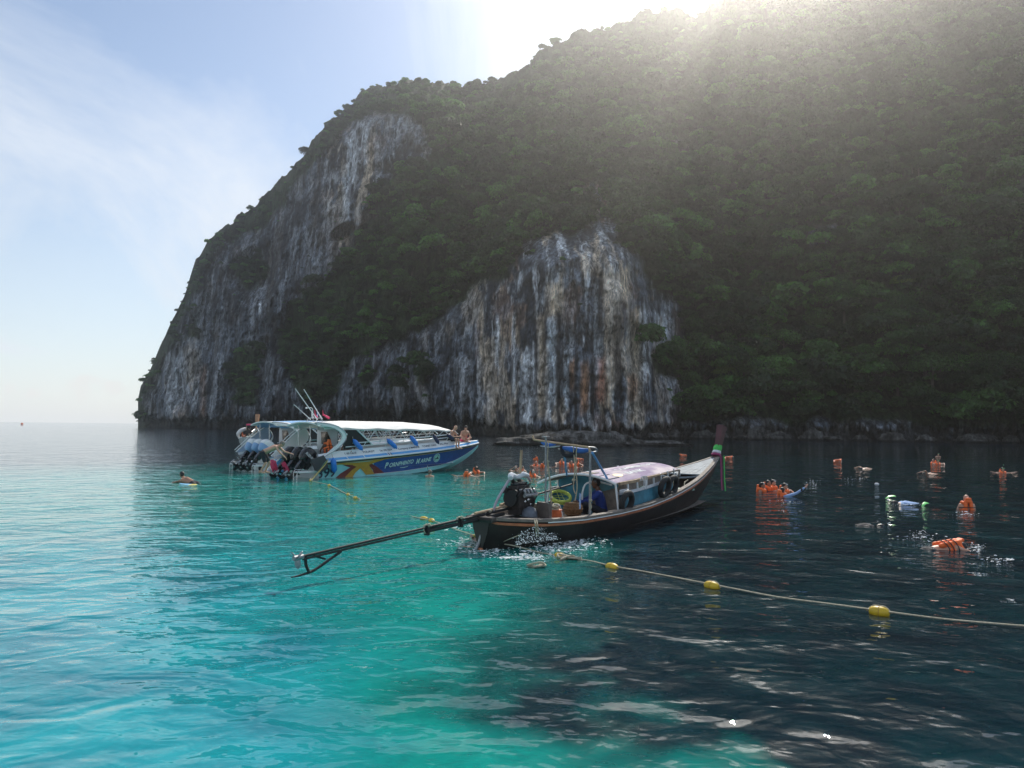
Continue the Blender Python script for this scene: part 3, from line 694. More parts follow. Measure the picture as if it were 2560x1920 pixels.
def local_of(px, py, O, az, y=None, z=None):
    """where a line of sight of the photograph meets the boat's own plane y = const or z = const"""
    d = px2dir(px, py); a = R(az); fw = Vector((math.sin(a), math.cos(a))); lf = Vector((-math.cos(a), math.sin(a)))
    if y is not None:
        # O + fw x + lf y = d t
        q = -(Vector(O) + lf * y); det = fw.x * (-d.y) - (-d.x) * fw.y
        x = (q.x * (-d.y) - (-d.x) * q.y) / det; t = (fw.x * q.y - fw.y * q.x) / det
        return Vector((x, y, CAMH + d.z * t))
    t = (z - CAMH) / d.z; p = Vector((d.x * t, d.y * t)) - Vector(O)
    return Vector((p.dot(fw), p.dot(lf), z))
def text_mesh(txt, size, shear=0.0, bold=0.0, xs=1.0):
    cu = bpy.data.curves.new('lettering', 'FONT'); cu.body = txt; cu.size = size; cu.shear = shear; cu.offset = bold; cu.resolution_u = 3
    ob = bpy.data.objects.new('lettering', cu); COL.objects.link(ob)
    dg = bpy.context.evaluated_depsgraph_get(); me = bpy.data.meshes.new_from_object(ob.evaluated_get(dg)); bpy.data.objects.remove(ob); bpy.data.curves.remove(cu)
    for v in me.vertices: v.co.x *= xs
    return me
def decal(name, mat, parent, fmap, poly=None, me=None, step=0.2, thick=None):
    """flat print laid on a curved skin: fmap(u, v) gives the point on it"""
    bm = bmesh.new()
    if poly is not None:
        vs = [bm.verts.new((p[0], p[1], 0)) for p in poly]; bm.faces.new(vs)
    else: bm.from_mesh(me)
    bmesh.ops.triangulate(bm, faces=bm.faces)
    for ax in (0, 1):
        co = [v.co[ax] for v in bm.verts]; lo, hi = min(co), max(co); c = math.ceil(lo / step) * step
        while c < hi:
            nrm = (1, 0, 0) if ax == 0 else (0, 1, 0)
            bmesh.ops.bisect_plane(bm, geom=bm.verts[:] + bm.edges[:] + bm.faces[:], plane_co=(c, c, 0), plane_no=nrm)
            c += step
    for v in bm.verts: v.co = fmap(v.co.x, v.co.y)
    bmesh.ops.recalc_face_normals(bm, faces=bm.faces)
    out = bpy.data.meshes.new(name); bm.to_mesh(out); bm.free()
    return link(name, out, mat, parent)
def boat_root(name, O, az, label, cat, group=None):
    return empty(name, (O[0], O[1], 0), R(90 - az), label, cat, group)
def place(o, root_loc, az, p, rz=0.0, rot=None):
    """put a top-level thing at a boat's local point"""
    a = R(az); x = root_loc[0] + math.sin(a) * p[0] - math.cos(a) * p[1]; y = root_loc[1] + math.cos(a) * p[0] + math.sin(a) * p[1]
    o.location = (x, y, p[2]); o.rotation_euler = (rot[0] if rot else 0, rot[1] if rot else 0, R(90 - az) + rz)
    return o

# ------------------------------------------------------------------ materials for made things
P_WHITE = simple('white_gelcoat', (0.78, 0.80, 0.80), 0.28, var=0.05, scale=1.5)
P_GREY = simple('grey_gelcoat', (0.46, 0.47, 0.50), 0.35, var=0.06, scale=2)
P_AQUA = simple('aqua_gelcoat', (0.30, 0.68, 0.70), 0.3, var=0.10, scale=2)
P_BLUE = simple('blue_vinyl', (0.012, 0.065, 0.27), 0.3, var=0.25, scale=5)
P_SKY = simple('sky_blue_paint', (0.10, 0.36, 0.72), 0.35, var=0.08)
P_NAVY = simple('navy_plastic', (0.012, 0.025, 0.075), 0.4)
P_FENDER = simple('blue_fender_vinyl', (0.02, 0.20, 0.66), 0.35, var=0.12, scale=8)
P_RED = simple('dark_red_vinyl', (0.16, 0.018, 0.016), 0.35, var=0.15)
P_GOLD = simple('ochre_vinyl', (0.48, 0.27, 0.03), 0.35, var=0.15)
P_BLACK = simple('black_gelcoat', (0.012, 0.013, 0.017), 0.22, var=0.1)
P_MATT = simple('matt_black', (0.015, 0.015, 0.016), 0.7, var=0.2)
P_RUBBER = simple('tyre_rubber', (0.022, 0.022, 0.022), 0.75, var=0.3, scale=12, bump=0.4)
P_STEEL = simple('stainless_tube', (0.55, 0.56, 0.57), 0.25, 0.9, var=0.1)
P_ALU = simple('dull_metal', (0.30, 0.31, 0.32), 0.5, 0.7, var=0.35, scale=20)
P_RUST = simple('grimy_iron', (0.055, 0.045, 0.042), 0.6, 0.5, var=0.5, scale=14, bump=0.4)
P_TEXT = simple('pale_lettering', (0.55, 0.78, 0.74), 0.4, var=0.04)
P_INK = simple('dark_lettering', (0.012, 0.03, 0.07), 0.4, var=0.05)
P_CANVAS = simple('white_canvas', (0.80, 0.80, 0.77), 0.85, var=0.05, scale=2, bump=0.3)
P_BROWN = simple('brown_glass', (0.05, 0.025, 0.02), 0.15)
P_ROPE = simple('pale_rope', (0.42, 0.38, 0.28), 0.9, var=0.3, scale=30, bump=0.5)
P_ROPEY = simple('yellow_rope', (0.50, 0.40, 0.12), 0.9, var=0.3, scale=30, bump=0.5)
P_BUOY = simple('yellow_buoy_plastic', (0.62, 0.42, 0.02), 0.45, var=0.22, scale=9)
P_WOODL = simple('light_plank', (0.42, 0.30, 0.19), 0.8, var=0.3, scale=5, bump=0.4)
P_WOODG = simple('grey_plank', (0.20, 0.175, 0.15), 0.85, var=0.3, scale=6, bump=0.5)
P_HULL = simple('tarred_hull_plank', (0.020, 0.014, 0.013), 0.40, var=0.45, scale=3, bump=0.4)
P_ORANGEP = simple('orange_stripe_paint', (0.50, 0.17, 0.08), 0.6, var=0.3, scale=5)
P_PINKISH = simple('worn_keel_paint', (0.62, 0.22, 0.10), 0.6, var=0.3, scale=5)
P_BLUEGREY = simple('faded_blue_grey_paint', (0.17, 0.21, 0.245), 0.75, var=0.3, scale=4, bump=0.3)
P_TEAL = simple('weathered_teal_paint', (0.035, 0.19, 0.27), 0.6, var=0.4, scale=3.5, bump=0.3)
P_MAROON = simple('maroon_paint', (0.075, 0.022, 0.026), 0.55, var=0.35, scale=5)
P_GREENC = simple('green_cloth', (0.08, 0.52, 0.10), 0.8)
P_PINKC = simple('pink_cloth', (0.78, 0.07, 0.17), 0.8, var=0.25, scale=8)
P_MAGC = simple('magenta_cloth', (0.33, 0.05, 0.15), 0.8)
P_WHITEC = simple('white_cloth', (0.66, 0.68, 0.70), 0.85, var=0.1)
P_BLUEC = simple('blue_cloth', (0.012, 0.035, 0.19), 0.85, var=0.3)
P_LBLUEC = simple('light_blue_cloth', (0.30, 0.45, 0.72), 0.85, var=0.1)
P_TARP = simple('blue_tarpaulin', (0.02, 0.12, 0.42), 0.6, var=0.3)
P_DARKC = simple('dark_cloth', (0.016, 0.018, 0.026), 0.85)
P_VEST = simple('orange_vest_fabric', (1.0, 0.17, 0.035), 0.65, var=0.12, scale=10)
P_SKIN = simple('light_skin', (0.56, 0.31, 0.21), 0.5, var=0.08)
P_SKIN2 = simple('tanned_skin', (0.36, 0.18, 0.11), 0.5, var=0.08)
P_SKIN3 = simple('dark_skin', (0.12, 0.055, 0.032), 0.45, var=0.08)
P_HAIR = simple('black_hair', (0.010, 0.009, 0.009), 0.5)
P_HAIRG = simple('grey_hair', (0.16, 0.14, 0.12), 0.7)
P_FACE = simple('eyes_and_brows', (0.02, 0.015, 0.012), 0.5)
P_LENSW = simple('pale_mask_frame', (0.55, 0.60, 0.58), 0.3)
P_LENSG = simple('green_mask_frame', (0.15, 0.50, 0.22), 0.3)
P_GREENP = simple('bright_green_plastic', (0.10, 0.60, 0.12), 0.4)
P_WICKER = simple('wicker', (0.16, 0.085, 0.035), 0.85, var=0.5, scale=30, bump=0.8)
P_BUCKET = simple('orange_plastic', (0.55, 0.13, 0.045), 0.5, var=0.25, scale=9)
P_LIME = simple('lime_rope', (0.42, 0.50, 0.10), 0.9, var=0.25, scale=30, bump=0.5)
# ------------------------------------------------------------------ people
def hand(mb, wrist, direction, palm_n, s=1.0, curl=0.5):
    """palm, four bent fingers of different length and a thumb leaving its side"""
    w_ = Vector(wrist); d = Vector(direction).normalized(); n = Vector(palm_n); n = (n - d * n.dot(d)).normalized(); side = d.cross(n)
    pc = w_ + d * 0.05 * s
    for q in (-0.5, 0, 0.5): mb.cap(w_ + side * 0.018 * q * s, pc + side * 0.035 * q * s + d * .02 * s, 0.016 * s, 0.014 * s, 8)
    for k, (off, ln) in enumerate(((-0.033, .068), (-0.011, .080), (0.011, .075), (0.033, .058))):
        a = pc + side * off * s + d * 0.03 * s; b = a + (d * math.cos(curl * .6) + n * math.sin(curl * .6)) * ln * .55 * s; c = b + (d * math.cos(curl * 1.7) + n * math.sin(curl * 1.7)) * ln * .5 * s
        mb.cap(a, b, .0095 * s, .009 * s, 6); mb.cap(b, c, .009 * s, .008 * s, 6)
    a = w_ + side * -0.02 * s + d * .015 * s; b = a + (d * .6 - side * .8 + n * .3).normalized() * .045 * s; c = b + (d * .9 + n * .35 - side * .2).normalized() * .035 * s
    mb.cap(a, b, .012 * s, .011 * s, 6); mb.cap(b, c, .011 * s, .009 * s, 6)
def remeshed(o, vox, sm=4):
    m = o.modifiers.new('skin', 'REMESH'); m.mode = 'VOXEL'; m.voxel_size = vox; m.use_smooth_shade = True
    s = o.modifiers.new('soften', 'SMOOTH'); s.iterations = sm; s.factor = 0.5
    # bake, so that copies share one light mesh
    dg = bpy.context.evaluated_depsgraph_get(); me = bpy.data.meshes.new_from_object(o.evaluated_get(dg)); me.name = o.data.name
    o.modifiers.clear(); mats = list(o.data.materials); o.data = me
    if len(me.materials) == 0:
        for x in mats: me.materials.append(x)
    return o
HEAD = dict(r=(0.098, 0.076, 0.118))
def make_person(J, label, skin, root_name='person', hair=P_HAIR, hair_style='short', shorts=None, trousers=None, shirt=None, vest=False, mask=None, snorkel=False, cap=None, belly=1.0, vox=0.016, group=None, mask_up=False, female=False):
    """J: joints in metres (facing +x): head (centre), face (direction), neck, chest, pelvis, and left/right pairs shoulder, elbow, wrist, hip, knee, ankle, toe"""
    V = lambda k: Vector(J[k])
    root = empty(root_name, (0, 0, 0), 0, label, 'person', group)
    mb = MB()
    hc = V('head'); f = V('face').normalized(); up = (hc - V('neck')).normalized(); up = (up - f * up.dot(f)).normalized(); lf = up.cross(f)
    HM = Matrix((( f.x, lf.x, up.x, hc.x), (f.y, lf.y, up.y, hc.y), (f.z, lf.z, up.z, hc.z), (0, 0, 0, 1)))
    mb.ball((0, 0, 0.015), (0.098, 0.077, 0.105), 16, HM); mb.ball((0.025, 0, -0.05), (0.068, 0.058, 0.072), 14, HM)      # skull, jaw
    mb.cap((0.085, 0, 0.005), (0.112, 0, -0.028), .010, .015, 8, HM); mb.cap((0.088, -.022, -.066), (0.088, .022, -.066), .010, .010, 8, HM); mb.ball((0.075, 0, -.105), .02, 8, HM)
    for s in (-1, 1): mb.ball((-0.005, s * 0.078, -0.01), (0.018, 0.012, 0.030), 8, HM); mb.cap((0.084, s * .02, .024), (0.08, s * .045, .022), .010, .008, 6, HM)
    nk, ch, pe = V('neck'), V('chest'), V('pelvis'); sl, sr = V('shoulder_l'), V('shoulder_r'); hl, hr = V('hip_l'), V('hip_r')
    mb.cap(hc - up * 0.07 - f * .01, nk, 0.055, 0.062)
    mb.cap(nk - (nk - ch) * .15, sl.lerp(nk, .25), .062, .058); mb.cap(nk - (nk - ch) * .15, sr.lerp(nk, .25), .062, .058)
    for q in (0.32, 0.62): mb.cap(sl.lerp(ch, q), sl.lerp(pe, .55 + .2 * q), .092 * belly ** .3, .088 * belly); mb.cap(sr.lerp(ch, q), sr.lerp(pe, .55 + .2 * q), .092 * belly ** .3, .088 * belly)
    mb.cap(ch, ch.lerp(pe, .55), .115 * belly, .115 * belly); mb.cap(ch.lerp(pe, .5), pe, .115 * belly, .118 * belly); mb.cap(sl, sr, .058, .058)
    mb.cap(hl, hr, .098, .098); mb.cap(pe, hl, .11, .095); mb.cap(pe, hr, .11, .095)
    k_ = 0.86 if female else 1.0
    for sd_ in ('_l', '_r'):
        sh, el, wr = V('shoulder' + sd_), V('elbow' + sd_), V('wrist' + sd_)
        mb.cap(sh, el, .056 * k_, .040 * k_); mb.cap(el, wr, .041 * k_, .027 * k_)
        d = (wr - el).normalized(); hd = Vector(J.get('hand' + sd_, d)); hand(mb, wr, hd, J.get('palm' + sd_, (0, 0, -1)), 1.0, J.get('curl', .5))
        hp, kn, an, to = V('hip' + sd_), V('knee' + sd_), V('ankle' + sd_), V('toe' + sd_)
        mb.cap(hp, kn, .088, .056); mb.cap(kn, an, .055, .036); mb.cap(kn.lerp(an, .25) , kn.lerp(an, .4), .058, .054); mb.cap(an, to, .038, .028); mb.cap(an, an.lerp(to, .6), .04, .035); mb.ball(an - (to - an) * .22, .036)
    body = mb.build('body', skin, root); remeshed(body, vox)
    face = MB()
    for s in (-1, 1): face.ball((0.093, s * .032, .005), (.006, .013, .008), 6, HM); face.cap((0.094, s * .018, .026), (0.086, s * .048, .026), .004, .003, 5, HM)
    face.cap((0.099, -.02, -.067), (0.099, .02, -.067), .0035, .0035, 5, HM)
    face.build('eyes_and_mouth', P_FACE, root)
    if hair is not None:
        h = MB(); h.ball((-0.014, 0, 0.032), (0.098, 0.086, 0.100), 14, HM); h.ball((-.04, 0, -.01), (.075, .080, .085), 12, HM)
        if hair_style == 'long': h.cap(HM @ Vector((-.07, 0, .0)), HM @ Vector((-.10, 0, -.20)), .075, .045); h.ball((-.05, 0, -.08), (.06, .085, .10), 10, HM)
        if hair_style == 'bun': h.ball((-.10, 0, .06), .045, 10, HM)
        remeshed(h.build('hair', hair, root), .013, 2)
    def sleeve(m_, a, b, ra, rb): m_.cap(a, b, ra, rb)
    if shirt is not None:
        c = MB()
        for q in (0.32, 0.62): c.cap(sl.lerp(ch, q), sl.lerp(pe, .62 + .2 * q), .106, .106 * belly); c.cap(sr.lerp(ch, q), sr.lerp(pe, .62 + .2 * q), .106, .106 * belly)
        c.cap(ch, pe, .13 * belly, .13 * belly); c.cap(sl, sr, .07, .07); c.cap(hl, hr, .112, .112)
        for sd_ in ('_l', '_r'):
            sh, el, wr = V('shoulder' + sd_), V('elbow' + sd_), V('wrist' + sd_)
            c.cap(sh, el, .069, .052); 
            if J.get('sleeve', 'long') == 'long': c.cap(el, el.lerp(wr, .9), .052, .038)
        remeshed(c.build('shirt', shirt, root), .017, 3)
    if shorts is not None or trousers is not None:
        c = MB(); c.cap(hl, hr, .113, .113); c.cap(pe, hl, .125, .112); c.cap(pe, hr, .125, .112)
        for sd_ in ('_l', '_r'):
            hp, kn, an = V('hip' + sd_), V('knee' + sd_), V('ankle' + sd_)
            if trousers is not None: c.cap(hp, kn, .10, .074); c.cap(kn, kn.lerp(an, .9), .072, .06)
            else: c.cap(hp, hp.lerp(kn, .75 if not female else .12), .104, .085 if not female else .1)
        remeshed(c.build('trousers' if trousers is not None else 'shorts', trousers or shorts, root), .017, 2)
    if vest:
        c = MB(); fw = V('chest_f') if 'chest_f' in J else Vector((1, 0, 0)); ax = (nk - pe).normalized(); fw = (fw - ax * fw.dot(ax)).normalized(); sd2 = ax.cross(fw)
        def pt(a, b, u): return nk + fw * a + sd2 * b - ax * u
        for s in (-1, 1):
            for u0, u1 in ((.02, .20), (.20, .40)):
                c.cap(pt(.13, s * .085, u0), pt(.15, s * .10, u1), .062, .062); c.cap(pt(-.12, s * .07, u0), pt(-.12, s * .09, u1), .055, .055)
            c.cap(pt(.12, s * .10, .03), pt(.02, s * .125, -.035), .06, .058); c.cap(pt(.02, s * .125, -.035), pt(-.11, s * .08, .0), .058, .055)
            c.cap(pt(.02, s * .17, .18), pt(.02, s * .17, .36), .055, .055); c.cap(pt(.10, s * .15, .2), pt(-.08, s * .14, .2), .05, .05)
        c.cap(pt(-.125, -.07, -.06), pt(-.125, .07, -.06), .05, .05); c.cap(pt(-.14, -.055, -.14), pt(-.14, .055, -.14), .04, .04)
        vo = remeshed(c.build('life_vest', P_VEST, root), .02, 3)
        st_ = MB()
        for u in (.12, .24, .34):
            ring = [pt(.215 * math.cos(a) + .01, .235 * math.sin(a), u) for a in np.linspace(0, 2 * math.pi, 17)]; st_.tube(ring, .011, 5)
        st_.build('strap', P_MATT, vo)
    if mask is not None:
        c = MB(); zz = 0.075 if mask_up else 0.012; xx = .080 if mask_up else .098
        for s in (-1, 1): c.torus((xx, s * .036, zz), .030, .012, 12, 6, HM, rot=(0, R(90 - (28 if mask_up else 0)), 0), sq=1.4)
        c.box((xx + .006, 0, zz - .02), (.03, .03, .035), HM)
        mo = c.build('diving_mask', mask, root)
        g = MB()
        for s in (-1, 1): g.ball((xx + .002, s * .036, zz), (.008, .028, .028), 8, HM)
        g.torus((0, 0, zz - .005), .098, .008, 16, 5, HM, rot=(0, R(-18 if mask_up else 0), 0), sq=1.5); g.build('lens', P_MATT, mo)
    if snorkel:
        c = MB(); c.smooth_tube([HM @ Vector(p) for p in ((.10, .02, -.07), (.11, .07, -.08), (.05, .105, -.02), (.0, .105, .12), (-.04, .10, .27))], .011, 7)
        so = c.build('snorkel', P_MATT, root); c2 = MB(); c2.cap(HM @ Vector((-.035, .10, .24)), HM @ Vector((-.045, .10, .30)), .015, .015, 8); c2.build('snorkel_tip', mask or P_WHITEC, so)
    if cap is not None:
        c = MB(); c.ball((-0.005, 0, 0.055), (0.106, 0.092, 0.085), 14, HM); c.box((.12, 0, .055), (.10, .13, .012), HM); c.build('cap', cap, root, bevel=.003)
    return root
def mirror(d):
    return d
def J_upright(arm='paddle', tilt=0.0, up=0.0):
    """someone upright in the water, chin just clear of it"""
    J = dict(head=(0.03, 0, .17 + up), face=(1, 0, .12), neck=(0, 0, .02 + up), chest=(-.01, 0, -.18 + up), pelvis=(-.06, 0, -.55 + up),
             shoulder_l=(0, .18, -.03 + up), shoulder_r=(0, -.18, -.03 + up), hip_l=(-.06, .09, -.60 + up), hip_r=(-.06, -.09, -.60 + up),
             knee_l=(.12, .12, -.98 + up), knee_r=(.05, -.12, -1.0 + up), ankle_l=(-.05, .13, -1.36 + up), ankle_r=(-.15, -.12, -1.37 + up), toe_l=(.05, .14, -1.5 + up), toe_r=(-.05, -.13, -1.5 + up))
    if arm == 'paddle': J.update(elbow_l=(.15, .40, -.06), elbow_r=(.15, -.40, -.06), wrist_l=(.36, .45, .02), wrist_r=(.36, -.45, .02))
    elif arm == 'wide': J.update(elbow_l=(.06, .44, -.03), elbow_r=(.06, -.44, -.03), wrist_l=(.12, .68, .03), wrist_r=(.12, -.68, .03))
    elif arm == 'mask': J.update(elbow_l=(.22, .32, .02), elbow_r=(.22, -.32, .02), wrist_l=(.20, .13, .15), wrist_r=(.20, -.13, .15), palm_l=(0, -1, 0), palm_r=(0, 1, 0), hand_l=(-.3, -.5, .6), hand_r=(-.3, .5, .6))
    elif arm == 'bend': J.update(elbow_l=(.1, .42, .05), elbow_r=(.1, -.42, .05), wrist_l=(.32, .30, -.06), wrist_r=(.32, -.30, -.06))
    elif arm == 'under': J.update(elbow_l=(.12, .30, -.25), elbow_r=(.12, -.30, -.25), wrist_l=(.36, .25, -.22), wrist_r=(.36, -.25, -.22))
    elif arm == 'reach': J.update(elbow_r=(.16, -.42, .10), wrist_r=(.30, -.62, .28), hand_r=(.4, -.55, .7), palm_r=(.6, 0, .2), curl=.15, elbow_l=(.14, .34, -.20), wrist_l=(.36, .3, -.2))
    return J
def J_prone(arms='front'):
    """floating face down"""
    J = dict(head=(.30, 0, .02), face=(.35, 0, -1), neck=(.16, 0, .03), chest=(-.02, 0, .02), pelvis=(-.42, 0, -.05), shoulder_l=(.11, .18, .02), shoulder_r=(.11, -.18, .02),
             hip_l=(-.47, .09, -.06), hip_r=(-.47, -.09, -.06), knee_l=(-.88, .14, -.16), knee_r=(-.88, -.14, -.2), ankle_l=(-1.28, .16, -.12), ankle_r=(-1.26, -.18, -.24), toe_l=(-1.45, .17, -.15), toe_r=(-1.42, -.2, -.28))
    if arms == 'front': J.update(elbow_l=(.36, .30, -.04), elbow_r=(.36, -.30, -.06), wrist_l=(.60, .22, -.06), wrist_r=(.60, -.24, -.1))
    else: J.update(elbow_l=(-.02, .38, -.06), elbow_r=(.0, -.38, -.06), wrist_l=(-.15, .52, -.02), wrist_r=(.2, -.52, -.04))
    return J
def put(o, px, py, face_deg, z=0.0, scale=1.0):
    """on the water where the photograph shows it, face_deg: 0 = away, 90 = right, 180 = towards the camera"""
    p = at_z(px, py, 0.0); o.location = (p.x, p.y, z); o.rotation_euler[2] = R(90 - face_deg); o.scale = (scale,) * 3
    return o
# ------------------------------------------------------------------ the two speedboats
SB_O, SB_AZ = (-9.95, 32.3), 40.5; SB_S = .95
_lo = local_of
def local_of(px, py, O, az, y=None, z=None):
    k = SB_S if O == SB_O else 1.0; return _lo(px, py, O, az, None if y is None else y * k, None if z is None else z * k) / k
_pl = place
def place(o, O, az, p, rz=0.0, rot=None):
    if O == SB_O:
        _pl(o, O, az, Vector(p) * SB_S, rz, rot)
        if Vector(p).length < 1e-6: o.scale = (SB_S,) * 3
        return o
    return _pl(o, O, az, p, rz, rot)
SX = [1.1, 3, 6, 8, 9.5, 11, 12.0, 12.7, 13.1]
SBM = [1.40, 1.45, 1.45, 1.36, 1.18, .85, .52, .22, .02]     # half beam at the gunwale
SSH = [.74, .84, 1.0, 1.12, 1.22, 1.33, 1.40, 1.45, 1.48]    # gunwale height
SCB = [1.24, 1.28, 1.26, 1.12, .86, .45, .18, .05, .01]     # half beam at the chine
SCZ = [-.12, -.10, -.04, .06, .20, .50, .82, 1.12, 1.34]
SKZ = [-.5, -.52, -.5, -.42, -.22, .14, .52, .92, 1.24]
def I(x, T): return float(np.interp(x, SX, T))
def smI(x, T):
    return (I(x - .35, T) + 2 * I(x, T) + I(x + .35, T)) / 4 if 1.5 < x < 12.6 else I(x, T)
def hull_pt(x, h, off=0.0, side=-1):
    b, s, cb, cz = smI(x, SBM), smI(x, SSH), smI(x, SCB), smI(x, SCZ)
    bow = 0.10 * math.sin(math.pi * min(max(h, 0), 1)) * min(1, b)
    return Vector((x, side * (b + (cb - b) * h - bow * .5 + off), s + (cz - s) * h))
def hull_xz(x, z, off=0.004):
    x = min(max(x, 1.1), 13.05); s, cz = smI(x, SSH), smI(x, SCZ); h = (s - z) / max(s - cz, .02)
    return hull_pt(x, h, off)
def outboard(name, mat, top_mat, tilt, parent, loc, lettered=True):
    root = empty(name, loc); root.parent = parent; root.rotation_euler = (0, R(tilt), 0)
    T = Matrix.Identity(4)
    def ring(cx, cz, a, b, n=16, p=2.8):
        out = []
        for k in range(n):
            t = 2 * math.pi * k / n; c, s = math.cos(t), math.sin(t)
            out.append((cx + a * math.copysign(abs(c) ** (2 / p), c), b * math.copysign(abs(s) ** (2 / p), s), cz))
        return out
    rows = [ring(-.02, .02, .20, .17), ring(-.04, .12, .29, .22), ring(-.05, .30, .33, .245), ring(-.04, .50, .34, .25), ring(-.02, .64, .32, .24), ring(.02, .73, .25, .20), ring(.05, .78, .13, .10)]
    mb = MB(); V = [v for r_ in rows for v in r_]; F = []
    for i in range(len(rows) - 1):
        for k in range(16): F.append((i * 16 + k, i * 16 + (k + 1) % 16, (i + 1) * 16 + (k + 1) % 16, (i + 1) * 16 + k))
    F.append(tuple(range(16))[::-1]); F.append(tuple((len(rows) - 1) * 16 + k for k in range(16)))
    mb.add(V, F); mb.build('cowl', mat, root)
    if top_mat is not None:
        r2 = [[(v[0] * 1.03, v[1] * 1.03, v[2] + .008) for v in r_] for r_ in rows[2:]]
        r2[0] = [(v[0] * 1.03, v[1] * 1.03, .40 + .12 * (v[0] > 0)) for v in rows[2]]
        t = MB(); V = [v for r_ in r2 for v in r_]; F = []
        for i in range(len(r2) - 1):
            for k in range(16): F.append((i * 16 + k, i * 16 + (k + 1) % 16, (i + 1) * 16 + (k + 1) % 16, (i + 1) * 16 + k))
        F.append(tuple((len(r2) - 1) * 16 + k for k in range(16))); t.add(V, F); t.build('cowl_top', top_mat, root)
    leg = MB(); leg.box((-.02, 0, -.18), (.26, .20, .42), taper=1.1); leg.box((-.03, 0, -.62), (.22, .09, .55)); leg.box((-.06, 0, -.55), (.5, .26, .025)); leg.build('midsection', P_BLACK, root, bevel=.012)
    low = MB(); low.ball((-.06, 0, -.95), (.34, .07, .07), 12); low.prism([(-.12, -1.0), (.08, -1.0), (-.02, -1.2), (-.14, -1.2)], -.012, .012); low.build('gearcase', P_BLACK, root)
    pr = MB()
    pr.cyl((-.30, 0, -.95), (-.46, 0, -.95), .055, 10)
    for k in range(3):
        Tb = Matrix.Translation((-.40, 0, -.95)) @ Matrix.Rotation(k * 2.094, 4, 'X') @ Matrix.Rotation(.5, 4, 'Z'); pr.ball((0, 0, .11), (.012, .055, .095), 8, Tb)
    pr.build('propeller', P_ALU, root)
    br = MB(); br.box((.30, 0, .02), (.16, .22, .34)); br.cyl((.30, -.12, .1), (.30, .12, .1), .035); br.build('clamp_bracket', P_MATT, root, bevel=.01)
    return root
P_ICEG = simple('ice_grey_gelcoat', (0.34, 0.44, 0.56), 0.4, var=0.06)
def speedboat(O, az, name, label, side_mat, roof_mat, engines, detail=True, group=None):
    root = boat_root(name, O, az, label, 'speedboat', group)
    xs = [1.1 + .25 * k for k in range(48)] + [13.0, 13.1]
    rows = []
    for x in xs:
        st = [hull_pt(x, h, 0, -1) for h in (0, .15, .3, .5, .7, .85, 1)]
        ch = Vector((x, -smI(x, SCB), smI(x, SCZ))); kl = Vector((x, 0, smI(x, SKZ)))
        half = st + [ch.lerp(kl, q) for q in (.33, .66, 1.0)]
        rows.append(half + [Vector((v.x, -v.y, v.z)) for v in half[-2::-1]])
    mb = MB(); mb.sheet(rows)
    n = len(rows[0]); mb.F.append(tuple(range(n)))
    mb.build('hull', side_mat, root)
    # gunwale strips and coaming
    for s in (-1, 1):
        rub = MB(); rub.tube([Vector((x, s * (smI(x, SBM) + .02), smI(x, SSH))) for x in xs], .045, 8); rub.build('rub_rail', P_WHITE, root)
        dk = MB(); dk.tube([Vector((x, s * (smI(x, SBM) + .012), smI(x, SSH) - .075)) for x in xs], .026, 6); dk.build('rub_strake', P_MATT, root)
        bl = MB(); bl.sheet([[(x, s * (smI(x, SBM) - .01), smI(x, SSH) + .035), (x, s * max(smI(x, SBM) - .07, 0.001), smI(x, SSH) + .15)] for x in xs]); bl.build('side_stripe', P_SKY, root)
        hh = lambda x: np.interp(x, [1.1, 2.2, 6, 10.3, 11, 13.1], [.36, .44, .46, .42, .20, .16])
        inn = lambda x: np.interp(x, [1.1, 10.3, 11, 13.1], [.26, .28, .10, .075])
        wp = MB(); wp.sheet([[(x, s * max(smI(x, SBM) - .07, .001), smI(x, SSH) + .15), (x, s * max(smI(x, SBM) - .11, .001), smI(x, SSH) + .18), (x, s * max(smI(x, SBM) - inn(x), .001), smI(x, SSH) + hh(x)), (x, s * max(smI(x, SBM) - inn(x) - .06, .0), smI(x, SSH) + hh(x) - .01), (x, s * max(smI(x, SBM) - inn(x) - .07, .0), .42 if x < 10.4 else smI(x, SSH) + hh(x) - .03)] for x in xs]); wp.build('coaming', P_WHITE, root)
    dm = MB(); dm.sheet([[(x, -smI(x, SBM) + .1, .42), (x, smI(x, SBM) - .1, .42)] for x in xs if x < 10.6]); dm.build('deck', P_GREY, root)
    fd = MB(); fx = [x for x in xs if x >= 10.2]
    fd.sheet([[(x, q * max(smI(x, SBM) - inn(x) * .8, .0), smI(x, SSH) + hh(x) * (1 if x > 10.4 else .9) - .015 + .03 * (1 - q * q)) for q in (-1, -.5, 0, .5, 1)] for x in fx], thick=.05); fd.build('foredeck', P_WHITE, root)
    bk = MB(); bk.box((10.25, 0, 1.12), (.05, 1.5, .70)); bk.build('forward_bulkhead', P_GREY, root)
    tr = MB(); tr.box((1.12, 0, .32), (.06, 2.5, .78)); tr.build('transom', P_WHITE, root, bevel=.02)
    # swim platforms either side of the engines
    for s in (-1, 1):
        p = MB(); p.box((.55, s * 1.18, .33), (1.15, .42, .07)); p.cyl((.9, s * 1.38, .35), (1.3, s * 1.42, .78), .05, 6); q = p.build('swim_platform', P_WHITE, root, bevel=.015)
        l = MB()
        for dy in (-.14, .14): l.smooth_tube([(.5, s * 1.18 + dy, .40), (.10, s * 1.18 + dy, .44), (-.06, s * 1.18 + dy, .36), (-.08, s * 1.18 + dy, -.05), (-.08, s * 1.18 + dy, -.55)], .018, 6, 4)
        for z in (.12, -.15, -.4): l.cyl((-.08, s * 1.18 - .14, z), (-.08, s * 1.18 + .14, z), .016, 6)
        l.build('ladder', P_STEEL, q)
